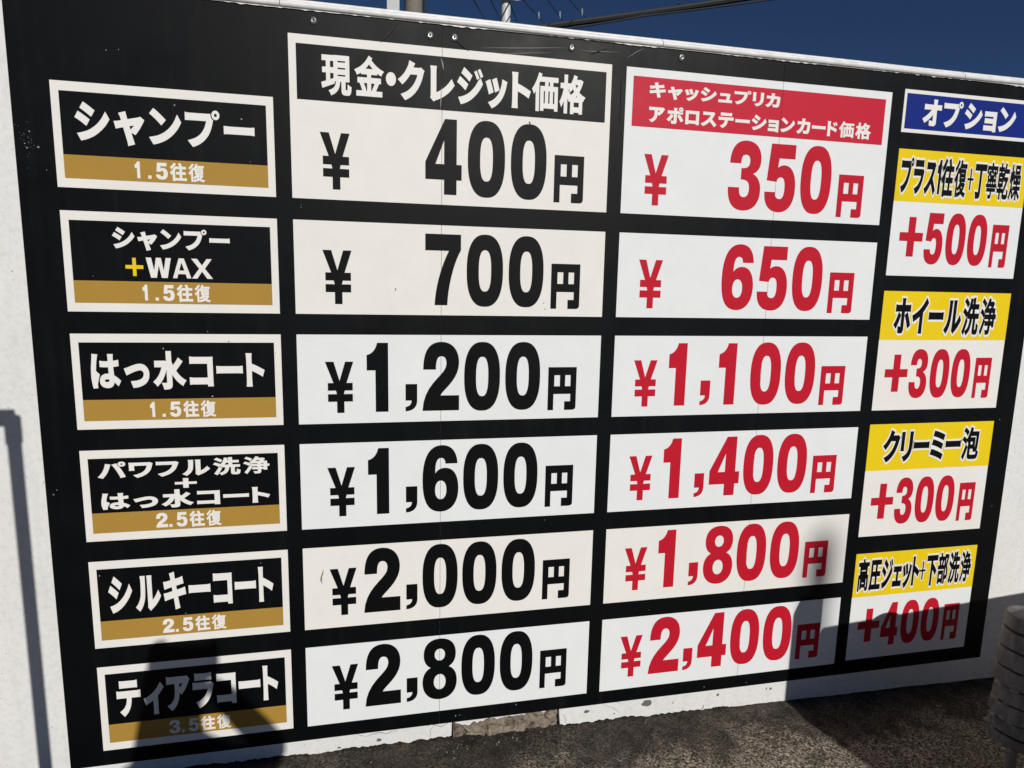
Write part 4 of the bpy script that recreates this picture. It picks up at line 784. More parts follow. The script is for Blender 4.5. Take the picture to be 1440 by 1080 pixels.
# ---- left column: six framed course names
def name_panel(row, label, lines, count, plus=None):
    z1, z0 = ROW[row][0] + ZO, ROW[row][1] + ZO
    p = flat('name_panel', [rect(LX0, LX1, z0, z1)], L1, 'white_cream', board, label)
    iz0, izm, iz1 = z0 + 0.0265, z0 + 0.0925, z1 - 0.0265
    flat('name_field', [rect(IX0, IX1, izm, iz1)], L2, 'black', p)
    flat('gold_strip', [rect(IX0, IX1, iz0, izm)], L2, 'gold', p)
    for text, x0, x1, a, b, cells in lines:
        bm = bmesh.new()
        line(bm, text, x0, x1, a + ZO, b + ZO, L3, cells=cells)
        build('course_name', bm, 'white_text', p)
    bm = bmesh.new()
    x0, x1 = -0.672, -0.476
    W = x1 - x0
    zb, h = iz0 + 0.009, 0.048
    d = count[0]
    fig(bm, d, x0 + (0.004 if d == '1' else 0), x0 + W * (0.09 if d == '1' else 0.178), zb, h, L3)
    fig(bm, '.', x0 + W * 0.198, x0 + W * 0.244, zb, h, L3)
    fig(bm, '5', x0 + W * 0.309, x0 + W * 0.474, zb, h, L3)
    line(bm, '往', x0 + W * 0.505, x0 + W * 0.740, zb - 0.003, zb + 0.0505, L3)
    line(bm, '復', x0 + W * 0.765, x1, zb - 0.003, zb + 0.0505, L3)
    build('wash_count', bm, 'white_text', p)
    return p


name_panel(0, 'framed name panel, shampoo course, topmost in the left column', [('シャンプー', -0.818, -0.330, 1.880, 1.997, None)], '1')
p = name_panel(1, 'framed name panel, shampoo plus WAX with a yellow plus sign', [('シャンプー', -0.742, -0.414, 1.579, 1.647, None)], '1')
bm = bmesh.new()
for ch, a, b in (('W', -0.654, -0.584), ('A', -0.581, -0.529), ('X', -0.527, -0.467)):
    fig(bm, ch, a, b, 1.499 + ZO, 0.060, L3)
build('course_name', bm, 'white_text', p)
bm = bmesh.new()
fig(bm, 'plus', -0.711, -0.662, 1.503 + ZO, 0.054, L3)
build('plus_sign', bm, 'yellow', p)
name_panel(2, 'framed name panel, water repellent coat, third in the left column', [('はっ水コート', -0.826, -0.326, 1.154, 1.275, None)], '1')
p = name_panel(3, 'framed name panel with two wide lines of lettering joined by a plus',
               [('パワフル洗浄', -0.830, -0.322, 0.871, 0.930, None), ('はっ水コート', -0.825, -0.323, 0.770, 0.830, None)], '2')
bm = bmesh.new()
x0, x1, z0, z1 = -0.610, -0.545, 0.834 + ZO, 0.866 + ZO
mx, mz = (x0 + x1) / 2, (z0 + z1) / 2
add_plate(bm, [[(x0, mz - .004), (mx - .008, mz - .004), (mx - .008, z0), (mx + .008, z0), (mx + .008, mz - .004), (x1, mz - .004), (x1, mz + .004),
                (mx + .008, mz + .004), (mx + .008, z1), (mx - .008, z1), (mx - .008, mz + .004), (x0, mz + .004)]], L3, L3 + VT)
build('plus_sign', bm, 'white_text', p)
name_panel(4, 'framed name panel, silky coat, fifth in the left column', [('シルキーコート', -0.825, -0.323, 0.421, 0.552, None)], '2')
name_panel(5, 'framed name panel, tiara coat, lowest, half covered by a shadow', [('ティアラコート', -0.824, -0.319, 0.054, 0.190, None)], '3')

# ---- two price columns
BASE = [1.787, 1.428, 1.069, 0.711, 0.352, -0.008]
DH = 0.2325
COLS = [
    dict(x0=-0.2255, x1=0.8095, ink='black_text', yen=(-0.139, -0.049), en=(0.619, 0.723),
         d3=[(0.187, 0.305), (0.325, 0.449), (0.469, 0.591)],
         one=(-0.006, 0.064), big=(-0.025, 0.100), comma=(0.121, 0.160), d4=[(0.178, 0.303), (0.320, 0.445), (0.464, 0.589)],
         prices=['400', '700', '1,200', '1,600', '2,000', '2,800'],
         white=['white_cream', 'white_cream', 'white_cool', 'white_cool', 'white_cream', 'white_cool'], tops=2.2363, word='black'),
    dict(x0=0.8620, x1=1.9120, ink='red', yen=(0.940, 1.031), en=(1.718, 1.825),
         d3=[(1.266, 1.395), (1.413, 1.537), (1.558, 1.685)],
         one=(1.077, 1.147), big=(1.061, 1.190), comma=(1.209, 1.248), d4=[(1.270, 1.396), (1.413, 1.541), (1.561, 1.690)],
         prices=['350', '650', '1,100', '1,400', '1,800', '2,400'],
         white=['white_cool', 'white_cool', 'white_cool', 'white_cool', 'white_cream', 'white_cool'], tops=2.2350, word='red'),
]
for ci, c in enumerate(COLS):
    for r_, price in enumerate(c['prices']):
        z0 = ROW[r_][1] + ZO
        z1 = (c['tops'] if r_ == 0 else ROW[r_][0]) + ZO
        p = flat_split('price_panel', c['x0'], c['x1'], z0, z1, L1, c['white'][r_], board,
                       'white panel with the price of %s yen in %s figures' % (price, c['word']))
        zb = BASE[r_] + ZO
        bm = bmesh.new()
        fig(bm, 'yen', c['yen'][0], c['yen'][1], zb - 0.001, 0.171, L2)
        build('yen_mark', bm, c['ink'], p)
        bm = bmesh.new()
        h = DH
        if len(price) == 3:
            h = DH + (0.003 if r_ == 0 else 0)
            for ch, (a, b) in zip(price, c['d3']):
                fig(bm, ch, a, b, zb, h, L2)
        else:
            a, b = c['one'] if price[0] == '1' else c['big']
            fig(bm, price[0], a, b, zb, h, L2)
            fig(bm, ',', c['comma'][0], c['comma'][1], zb, h, L2)
            for ch, (a, b) in zip(price[2:], c['d4']):
                if ch == '1':
                    a, b = 1.279, 1.350
                fig(bm, ch, a, b, zb, h, L2)
        build('price_figures', bm, c['ink'], p)
        bm = bmesh.new()
        fig(bm, 'en', c['en'][0], c['en'][1], zb - (0.007 if ci == 0 else 0.010), 0.154, L2)
        build('yen_character', bm, c['ink'], p)
        if r_ == 0 and ci == 0:
            flat_split('heading_band', -0.2035, 0.7905, 2.049 + ZO, 2.210 + ZO, L2, 'black', p)
            bm = bmesh.new()
            cells = [(-0.131, -0.041), (-0.032, 0.058), (0.064, 0.095), (0.101, 0.184), (0.202, 0.280), (0.288, 0.372), (0.380, 0.452), (0.467, 0.531),
                     (0.535, 0.624), (0.629, 0.719)]
            line(bm, '現金・クレジット価格', -0.131, 0.720, 2.066 + ZO, 2.192 + ZO, L3, cells=cells)
            build('heading_text', bm, 'white_text', p)
        if r_ == 0 and ci == 1:
            flat_split('heading_band', 0.888, 1.887, 2.046 + ZO, 2.208 + ZO, L2, 'red_band', p)
            bm = bmesh.new()
            line(bm, 'キャッシュプリカ', 0.947, 1.448, 2.141 + ZO, 2.193 + ZO, L3)
            build('heading_text', bm, 'white_text', p)
            bm = bmesh.new()
            line(bm, 'アポロステーションカード価格', 0.949, 1.835, 2.061 + ZO, 2.119 + ZO, L3)
            build('heading_text', bm, 'white_text', p)

# ---- right column: options
OX0, OX1 = 1.9661, 2.5740
p = flat('option_heading', [rect(OX0, OX1, 2.099 + ZO, 2.252 + ZO)], L1, 'white_cream', board, 'blue option heading in a white frame')
flat('blue_field', [rect(OX0 + 0.0115, OX1 - 0.0115, 2.1125 + ZO, 2.2385 + ZO)], L2, 'blue', p)
bm = bmesh.new()
line(bm, 'オプション', 2.053, 2.484, 2.125 + ZO, 2.225 + ZO, L3)
build('heading_text', bm, 'white_text', p)
OPT = [
    (2.0391, 1.5665, 1.848, 'プラス1往復+丁寧乾燥', (1.984, 2.547, 1.872, 2.017), '500', 1.616, 'white_cool', 'yellow and white option panel, plus 500 yen, below the blue heading'),
    (1.5069, 1.0317, 1.316, 'ホイール洗浄', (2.023, 2.511, 1.334, 1.487), '300', 1.082, 'white_cream', 'yellow and white option panel, wheel washing for plus 300 yen'),
    (0.9743, 0.5000, 0.781, 'クリーミー泡', (2.037, 2.510, 0.812, 0.952), '300', 0.549, 'white_cream', 'yellow and white option panel, creamy foam for plus 300 yen'),
    (0.4253, -0.0509, 0.233, '高圧ジェット+下部洗浄', (1.983, 2.552, 0.255, 0.404), '400', 0.001, 'white_cool', 'yellow and white option panel, plus 400 yen, lowest, crossed by a shadow edge'),
]
for z1, z0, zm, text, bx, price, zb, white, label in OPT:
    p = flat('option_panel', [rect(OX0, OX1, z0 + ZO, z1 + ZO)], L1, white, board, label)
    flat('yellow_band', [rect(OX0, OX1, zm + ZO, z1 + ZO)], L2, 'yellow', p)
    bm, be = bmesh.new(), bmesh.new()
    line(bm, text, bx[0], bx[1], bx[2] + ZO, bx[3] + ZO, L4, gap=0.075, bm_edge=be, y_edge=L3)
    build('name_outline', be, 'white_text', p)
    build('option_name', bm, 'black_text', p)
    bm = bmesh.new()
    fig(bm, '+', 2.009, 2.115, zb + 0.025 + ZO, 0.150, L2)
    build('plus_sign', bm, 'red', p)
    bm = bmesh.new()
    for ch, (a, b) in zip(price, [(2.126, 2.210), (2.225, 2.315), (2.328, 2.418)]):
        fig(bm, ch, a, b, zb + ZO, 0.194, L2)
    build('price_figures', bm, 'red', p)
    bm = bmesh.new()
    fig(bm, 'en', 2.442, 2.522, zb - 0.007 + ZO, 0.168, L2)
    build('yen_character', bm, 'red', p)

# ---- joints, bolts, scratches
for x, z in [(-0.150, 2.278), (0.201, 2.269), (0.278, 2.270), (0.666, 2.276), (1.058, 2.280)]:
    bm = bmesh.new()
    r0 = 0.0125
    prof = [(r0, 0.0), (r0, 0.0012), (r0 * 0.92, 0.0035), (r0 * 0.72, 0.0052), (r0 * 0.45, 0.0062), (r0 * 0.40, 0.0040), (0.0002, 0.0038)]
    add_lathe(bm, prof, (0, 0, 0), 20)
    bmesh.ops.rotate(bm, verts=bm.verts, cent=(0, 0, 0), matrix=Matrix.Rotation(R(90), 3, 'X'))
    bmesh.ops.translate(bm, verts=bm.verts, vec=(x, 0, z + ZO))
    b = build('bolt', bm, 'steel', board, smooth=True)
    bm = bmesh.new()
    add_lathe(bm, [(0.0044, 0), (0.0044, 0.0004), (0.0001, 0.0005)], (0, 0, 0), 6)
    bmesh.ops.rotate(bm, verts=bm.verts, cent=(0, 0, 0), matrix=Matrix.Rotation(R(90), 3, 'X'))
    bmesh.ops.translate(bm, verts=bm.verts, vec=(x, -0.0041, z + ZO))
    build('hex_socket', bm, 'socket', b)


def sliver(bm, p, q, w, y=-0.0031, n=7, wob=0.002):
    p, q = Vector((p[0], p[1])), Vector((q[0], q[1]))
    d = (q - p).normalized()
    nrm = Vector((-d.y, d.x))
    a, b = [], []
    for i in range(n + 1):
        t = i / n
        c = p.lerp(q, t) + nrm * wob * noise.noise(Vector((p.x * 9 + t * 3, p.y * 9, 1)))
        ww = w * (0.15 + math.sin(math.pi * min(max(t, 0.02), 0.98))) * 0.5
        a.append((c.x + nrm.x * ww, c.y + ZO + nrm.y * ww))
        b.append((c.x - nrm.x * ww, c.y + ZO - nrm.y * ww))
    add_plate(bm, [a + b[::-1]], y, y + 0.0003)


def speck(bm, x, z, r, y=-0.0031, n=7):
    add_plate(bm, [[(x + r * (0.6 + 0.7 * random.random()) * math.cos(2 * math.pi * i / n), z + ZO + r * (0.6 + 0.7 * random.random()) * math.sin(2 * math.pi * i / n)) for i in range(n)]], y, y + 0.0003)


bm = bmesh.new()
for x, z, r_ in [(-0.936, 1.904, .0035), (-0.916, 1.862, .0040), (-0.945, 1.859, .0035), (-0.95, 1.87, .0022), (-0.723, 2.141, .0022), (-0.691, 2.145, .0022),
                 (-0.55, 2.004, .0032), (-0.366, 1.978, .0035), (-0.345, 1.855, .0016), (-0.52, 1.985, .002), (-0.90, 1.80, .0018), (-0.62, 1.283, .0030), (-0.485, 1.130, .0038),
                 (-0.49, 1.336, .002), (-0.29, 1.27, .0015), (-0.43, 1.306, .003), (-0.955, 0.83, .003), (-0.945, 0.845, .002), (-0.846, 0.556, .003), (-0.36, 0.563, .0022),
                 (-0.60, 0.405, .002), (0.30, -0.085, .0035), (0.315, -0.085, .0025), (0.53, -0.07, .003), (0.66, -0.03, .0015), (1.31, -0.092, .003), (1.50, -0.095, .003),
                 (-0.2, 1.727, .0016), (-0.2, 1.735, .0014), (0.62, 0.655, .002), (1.05, 0.265, .002), (2.60, 0.98, .003), (2.62, 0.60, .002), (-0.80, 1.50, .0015)]:
    speck(bm, x, z, r_ * 0.72)
for k in range(26):
    speck(bm, -0.945 + random.gauss(0, 0.010), 1.878 + random.gauss(0, 0.022), 0.0007)
for p, q, w in [((0.36, 2.246), (0.655, 2.273), .0012), ((0.43, 2.236), (0.60, 2.253), .0010), ((0.69, 2.269), (0.83, 2.276), .0010), ((0.86, 2.262), (0.92, 2.298), .0012),
                ((0.245, 2.17), (0.236, 2.205), .003), ((-0.742, 0.745), (-0.735, 0.757), .0025), ((0.235, 2.05), (0.238, 2.12), .0022)]:
    sliver(bm, p, q, w)
build('pale_scratches', bm, 'scuff', board)['kind'] = 'stuff'
bm = bmesh.new()
for p, q, w in [((0.05, 2.235), (0.10, 2.295), .008), ((0.285, 2.262), (0.325, 2.235), .006), ((0.73, 2.262), (0.79, 2.285), .003), ((0.845, 2.20), (0.845, 2.05), .003)]:
    sliver(bm, p, q, w, y=-0.0031)
build('faint_scratches', bm, 'scuff_faint', board)['kind'] = 'stuff'
bm = bmesh.new()
for p, q, w in [((-0.172, 0.480), (-0.158, 0.525), .0028), ((-0.165, 0.470), (-0.166, 0.50), .0018), ((0.528, 2.035), (0.533, 2.027), .003)]:
    sliver(bm, p, q, w, y=-0.0032)
for x, z in [(0.09, 1.48), (0.09, 1.475), (0.60, 1.42), (0.595, 1.44)]:
    speck(bm, x, z, 0.0018)
build('dark_scratches', bm, 'dark_scuff', board)['kind'] = 'stuff'

# ================================================================== THE WALL
WX0, WX1 = -4.2, 6.2
WALL_Y = 0.004                      # painted face: the board lies on it
wall = thing('wall', (0.8, 0.10, 0.0), 'long white painted block wall with a flaking foot, behind the price board', 'wall')


def jag(x, f, amp, seed):
    return amp * noise.noise(Vector((x * f, seed, 0.3)))


def foot_z(x):
    """Lower edge of the paint coat: just clear of the ground, torn away in one place."""
    g = ground_z(x)
    e = 0.006 + jag(x, 9, 0.008, 1) + jag(x, 45, 0.007, 2) + jag(x, 140, 0.004, 3)
    z = g + max(e, 0.0) * (1.0 if x < 1.45 else 0.25)
    if 0.286 < x < 0.706:
        t = (x - 0.286) / 0.42
        top = 0.076 + 0.012 * t + jag(x, 16, 0.022, 5) + jag(x, 60, 0.013, 6)
        z = max(z, top)
    return z


bm = bmesh.new()
bot = []
x = WX0
while x <= WX1 + 1e-6:
    bot.append((x, foot_z(x)))
    x += 0.006 if -0.6 < x < 2.2 else 0.06
    if abs(x - 0.286) < 0.003:
        bot.append((0.2855, foot_z(0.2855)))
        bot.append((0.2865, foot_z(0.2865)))
xe = bot[-1][0]
top_z = 2.315 + ZO
add_plate(bm, [bot + [(xe, top_z), (WX0, top_z)]], WALL_Y, WALL_Y + 0.024)
build('paint_coat', bm, 'wall', wall)
bm = bmesh.new()
add_box(bm, WX0, xe, WALL_Y + 0.036, WALL_Y + 0.15, -0.12, top_z)
build('block_core', bm, 'core', wall)

# broken mortar that shows where the coat has come off
bm = bmesh.new()
nx, nz = 220, 64
grid = []
for j in range(nz + 1):
    rowv = []
    for i in range(nx + 1):
        gx = 0.20 + 0.60 * i / nx
        t = j / nz
        gz = ground_z(gx) - 0.02 + 0.165 * t
        v = Vector((gx * 13, gz * 22, 0))
        d = 0.011 * noise.fractal(v, 0.9, 2.0, 6) + 0.006 * noise.noise(Vector((gx * 55, gz * 70, 1)))
        d += 0.007 * noise.noise(Vector((gx * 7, gz * 30 + gx * 9, 8)))
        seam_ = abs(noise.noise(Vector((gx * 12, gz * 26, 4))))
        d -= 0.016 * max(0.0, 1 - seam_ / 0.10)            # deep cracks between the lumps
        ledge = 0.016 * max(0.0, 1 - (t - 0.12) / 0.35) if t < 0.47 else 0.0
        yy = WALL_Y + 0.020 - d - ledge
        rowv.append(bm.verts.new((gx, min(yy, WALL_Y + 0.033), gz)))
    grid.append(rowv)
for j in range(nz):
    for i in range(nx):
        bm.faces.new((grid[j][i], grid[j][i + 1], grid[j + 1][i + 1], grid[j + 1][i]))
# only the part inside the notch may stand proud of the coat's back
for v in bm.verts:
    if v.co.x < 0.292 or v.co.x > 0.700 or v.co.z > foot_z(v.co.x) - 0.001:
        v.co.y = max(v.co.y, WALL_Y + 0.026)
build('bare_mortar', bm, 'mortar', wall, 'brown broken mortar where the white paint has fallen away', recalc=False)

bm = bmesh.new()


def crack(bm, pts, w, seed):
    a, b = [], []
    full = []
    for p, q in zip(pts, pts[1:]):
        for k in range(6):
            full.append((p[0] + (q[0] - p[0]) * k / 6, p[1] + (q[1] - p[1]) * k / 6))
    full.append(pts[-1])
    for i, (x, z) in enumerate(full):
        t = i / (len(full) - 1)
        ox = 0.006 * noise.noise(Vector((x * 60, z * 60, seed)))
        oz = 0.006 * noise.noise(Vector((x * 60, z * 60, seed + 5)))
        ww = w * (0.25 + 0.75 * math.sin(math.pi * min(max(t, .05), .95))) * (0.6 + 0.6 * abs(noise.noise(Vector((x * 90, z * 90, seed)))))
        nxt = full[min(i + 1, len(full) - 1)]
        prv = full[max(i - 1, 0)]
        d = Vector((nxt[0] - prv[0], nxt[1] - prv[1])).normalized()
        a.append((x + ox - d.y * ww, z + oz + ZO + d.x * ww))
        b.append((x + ox + d.y * ww, z + oz + ZO - d.x * ww))
    add_plate(bm, [a + b[::-1]], WALL_Y - 0.0004, WALL_Y - 0.0001)


crack(bm, [(0.286, -0.112), (0.25, -0.128), (0.215, -0.115), (0.190, -0.118)], 0.0013, 1)
crack(bm, [(0.215, -0.118), (0.205, -0.14), (0.208, -0.178)], 0.0009, 2)
crack(bm, [(0.215, -0.115), (0.22, -0.1), (0.235, -0.098)], 0.0014, 3)
crack(bm, [(-0.03, -0.128), (0.01, -0.120), (0.05, -0.128), (0.09, -0.119)], 0.0013, 4)
crack(bm, [(-0.06, -0.117), (-0.03, -0.125)], 0.0008, 5)
crack(bm, [(0.88, -0.120), (0.93, -0.140), (0.955, -0.165)], 0.0006, 6)
crack(bm, [(0.71, -0.13), (0.73, -0.16), (0.735, -0.185)], 0.0007, 7)
crack(bm, [(0.94, -0.115), (0.96, -0.125)], 0.0006, 8)
crack(bm, [(1.30, -0.205), (1.315, -0.186), (1.322, -0.178)], 0.0022, 9)
crack(bm, [(0.76, -0.198), (0.80, -0.193), (0.86, -0.196)], 0.0020, 10)
crack(bm, [(0.90, -0.197), (0.94, -0.19), (0.97, -0.193)], 0.0018, 11)
build('hairline_cracks', bm, 'crack', wall)['kind'] = 'stuff'


def blob(bm, cx, cz, rx, rz, seed, y):
    pts = []
    for i in range(22):
        a = 2 * math.pi * i / 22
        k = 1 + 0.45 * noise.noise(Vector((math.cos(a) * 1.4, math.sin(a) * 1.4, seed)))
        pts.append((cx + rx * k * math.cos(a), cz + ZO + rz * k * math.sin(a)))
    add_plate(bm, [pts], y, y + 0.0004)


for cx, cz, rx, rz, sd in [(1.068, -0.137, 0.022, 0.014, 1), (0.815, -0.141, 0.012, 0.006, 2), (1.378, -0.139, 0.006, 0.006, 3), (1.62, -0.142, 0.005, 0.006, 4),
                           (0.02, -0.150, 0.010, 0.006, 5), (1.60, -0.139, 0.003, 0.005, 6), (-0.12, -0.160, 0.006, 0.004, 7), (1.18, -0.150, 0.003, 0.003, 8), (0.93, -0.165, 0.003, 0.003, 9)]:
    bm = bmesh.new()
    blob(bm, cx, cz, rx, rz, sd, WALL_Y - 0.0006)
    build('paint_chip', bm, 'chip', wall)

# coping strip along the top, in lengths with open joints
prof = [(0.000, 0.0), (-0.010, 0.0005), (-0.0145, 0.004), (-0.016, 0.010), (-0.0145, 0.016), (-0.010, 0.0195), (-0.004, 0.021), (-0.003, 0.024), (-0.004, 0.027), (0.004, 0.030), (0.15, 0.030)]
cuts = [WX0, -2.70, -1.47, -0.245, 0.985, 2.215, 3.44, 4.67, xe]
for a, b in zip(cuts, cuts[1:]):
    bm = bmesh.new()
    a2, b2 = a + 0.0012, b - 0.0012
    n = max(2, int((b2 - a2) / 0.06))
    rings = []
    for i in range(n + 1):
        x = a2 + (b2 - a2) * i / n
        dz = 0.0012 * noise.noise(Vector((x * 2.2, 4, 0)))
        ring = [bm.verts.new((x, WALL_Y + py, BZ1 - 0.0005 + pz + dz)) for py, pz in prof]
        ring += [bm.verts.new((x, WALL_Y + 0.15, BZ1 + dz)), ]
        rings.append(ring)
    for r0, r1 in zip(rings, rings[1:]):
        for k in range(len(r0)):
            j = (k + 1) % len(r0)
            bm.faces.new((r0[k], r1[k], r1[j], r0[j]))
    bm.faces.new(rings[0])
    bm.faces.new(list(reversed(rings[-1])))
    cp = build('coping', bm, 'coping', wall, smooth=True)
# dribbles of sealant under the coping
bm = bmesh.new()
x = -0.9
top, low = [], []
while x < 2.65:
    top.append((x, BZ1 + 0.002))
    low.append((x, BZ1 - 0.0015 - max(0, 0.006 * noise.noise(Vector((x * 5, 2, 0))) + 0.004 * noise.noise(Vector((x * 55, 5, 0))))))
    x += 0.008
add_plate(bm, [low + top[::-1]], -0.0042, -0.0002)
build('sealant_bead', bm, 'coping', wall)

# ================================================================== GROUND
bm = bmesh.new()
xs = [-60, -20, -8, -4.5] + [-3 + 0.5 * i for i in range(19)] + [8, 20, 60]
ys = [-60, -25, -10, -6] + [-4 + 0.5 * i for i in range(9)] + [1, 3, 8, 20, 60]


def far_ground(x):
    x = min(max(x, -4.5), 8)
    return ground_z(x)


gv = [[bm.verts.new((x, y, far_ground(x))) for x in xs] for y in ys]
for j in range(len(ys) - 1):
    for i in range(len(xs) - 1):
        bm.faces.new((gv[j][i], gv[j][i + 1], gv[j + 1][i + 1], gv[j + 1][i]))
g = build('ground', bm, 'ground', recalc=False)
tag(g, kind='structure')

# loose grit along the foot of the wall: nobody could count it
bm = bmesh.new()
rg = random.Random(3)
for k in range(700):
    x = rg.uniform(-0.6, 2.6)
    y = -abs(rg.gauss(0, 0.28)) - 0.004
    s = min(0.0009 + rg.expovariate(1 / 0.0007), 0.006)
    if 0.25 < x < 0.75 and rg.random() < 0.4:
        s *= 1.7
        y = -abs(rg.gauss(0, 0.04)) - 0.004
    r = bmesh.ops.create_icosphere(bm, subdivisions=1, radius=s)
    e = Euler((rg.random() * 6, rg.random() * 6, rg.random() * 6)).to_matrix()
    for v in r['verts']:
        q = e @ Vector((v.co.x * 1.3, v.co.y * rg.uniform(0.7, 1.1), v.co.z * 0.7))
        v.co = q + Vector((x, y, ground_z(x) + s * 0.25))
g = build('grit', bm, make_concrete('grit_stone', (0.10, 0.09, 0.075), (0.26, 0.235, 0.20), 2.0, 0.3), recalc=False)
tag(g, 'loose pale grit scattered on the ground along the foot of the wall', 'grit', kind='stuff')

# ================================================================== BEHIND THE WALL
pole = thing('utility_pole', (0.83, 10.0, 0), 'brown grey concrete utility pole showing above the wall top, beside the square steel post', 'utility pole')
bm = bmesh.new()
add_tube(bm, [(0.83, 10, -0.2), (0.83, 10, 4), (0.83, 10, 11.5)], [0.19, 0.165, 0.125], 28)
build('shaft', bm, 'pole_concrete', pole, smooth=True)
for z in (6.18, 6.62, 7.06, 7.5, 7.94):
    s = 1 if int(z * 100) % 88 else -1
    bm = bmesh.new()
    add_tube(bm, [(0.97, 9.98, z), (1.11, 9.98, z), (1.115, 9.98, z + 0.035)], 0.011, 8)
    build('climbing_step', bm, 'cable', pole)
bm = bmesh.new()
add_tube(bm, [(1.03, 9.94, -0.1), (1.02, 9.94, 6.2), (1.00, 9.95, 9)], 0.022, 8)
build('riser_cable', bm, 'cable', pole)
for z in (8.9, 9.4):
    bm = bmesh.new()
    add_box(bm, -0.35, 2.0, 9.80, 9.88, z, z + 0.08)
    build('cross_arm', bm, 'galv', pole)
bm = bmesh.new()
add_box(bm, 0.255, 0.395, 5.93, 6.07, -0.2, 6.4)
sp = build('square_post', bm, 'galv')
tag(sp, 'square galvanised steel post showing above the wall top, left of the concrete pole', 'post')
wp = thing('white_pole', (1.65, 6.0, 0), 'slim round white pole showing alone above the wall top', 'pole')
bm = bmesh.new()
add_tube(bm, [(1.65, 6, -0.2), (1.65, 6, 5.6)], 0.056, 22)
build('shaft', bm, 'white_pole', wp, smooth=True)
bm = bmesh.new()
add_lathe(bm, [(0.063, 0), (0.063, 0.03), (0.045, 0.05), (0.01, 0.06)], (1.65, 6, 5.6), 22)
build('pole_cap', bm, 'white_pole', wp, smooth=True)
# an added plate above the frame, put there to throw the slanted shadow
bm = bmesh.new()
add_box(bm, 1.52, 1.80, 5.900, 5.925, 5.02, 5.5)
build('shadow_plate', bm, 'white_pole', wp)


def hang(p, q, sag, n=24):
    p, q = Vector(p), Vector(q)
    return [p.lerp(q, i / n) - Vector((0, 0, sag * 4 * (i / n) * (1 - i / n))) for i in range(n + 1)]


def wire(name, pts, r, label, group=None, seg=8):
    bm = bmesh.new()
    add_tube(bm, pts, r, seg)
    o = build(name, bm, 'cable', smooth=True)
    tag(o, label, 'cable', group)
    return o


wire('cable_bundle', hang((-0.5, 9, 5.32), (3.45, 9, 6.05), 0.05) + hang((3.45, 9, 6.05), (14.0, 9, 8.75), 0.10)[1:], 0.052, 'thick bundled black overhead cable crossing the sky above the coping')
wire('overhead_wire', hang((-0.5, 9.1, 5.26), (4.6, 9.1, 6.35), 0.02) + hang((4.6, 9.1, 6.35), (14.0, 9.1, 8.72), 0.12)[1:], 0.018, 'thin overhead wire running just above the thick cable', 'thin overhead wires')
wire('overhead_wire', hang((-0.5, 8.9, 5.00), (4.6, 8.9, 6.23), 0.02) + hang((4.6, 8.9, 6.23), (14.0, 8.9, 8.55), 0.10)[1:], 0.016, 'thin overhead wire hanging just below the thick cable', 'thin overhead wires')
DROPS = [((0.56, 2.6, 3.91), (3.63, 18.2, 9.26)), ((0.72, 2.6, 3.91), (4.03, 18.2, 9.36)), ((0.9, 2.6, 3.85), (4.55, 18.2, 9.32)), ((0.83, 2.6, 3.92), (5.46, 18.2, 9.39)), ((1.08, 2.6, 3.91), (6.03, 18.2, 9.5)), ((1.25, 2.6, 3.88), (6.72, 18.2, 9.71))]
names = ['steep thin drop wire nearest the concrete pole', 'steep thin drop wire just left of the white pole', 'steep thin drop wire just right of the white pole',
         'steep thin drop wire with a pale clip, second right of the white pole', 'steep thin drop wire with a pale clip, third right of the white pole',
         'steep thin drop wire with a pale clip, farthest right of the white pole']
for k, (p, q) in enumerate(DROPS):
    w = wire('drop_wire', hang(p, q, 0.03), 0.009 if k < 3 else 0.007, names[k], 'thin drop wires')
    if k >= 3:
        c = Vector(p).lerp(Vector(q), 0.52)
        bm = bmesh.new()
        add_tube(bm, [c - Vector((0.0, 0, 0.06)), c + Vector((0.0, 0, 0.06))], 0.016, 8)
        build('pale_clip', bm, 'galv', w)
for k in range(9):
    bm = bmesh.new()
    t = 0.30 + 0.07 * k
    x = 3.45 + 10.55 * (t - 0.28) / 0.9
    z = 6.05 + (8.75 - 6.05) * (x - 3.45) / 10.55
    add_tube(bm, [(x, 9.0, z - 0.06), (x + 0.01, 9.1, z + 0.03)], 0.022, 6)
    build('cable_tie', bm, 'cable', bpy.data.objects['cable_bundle'])

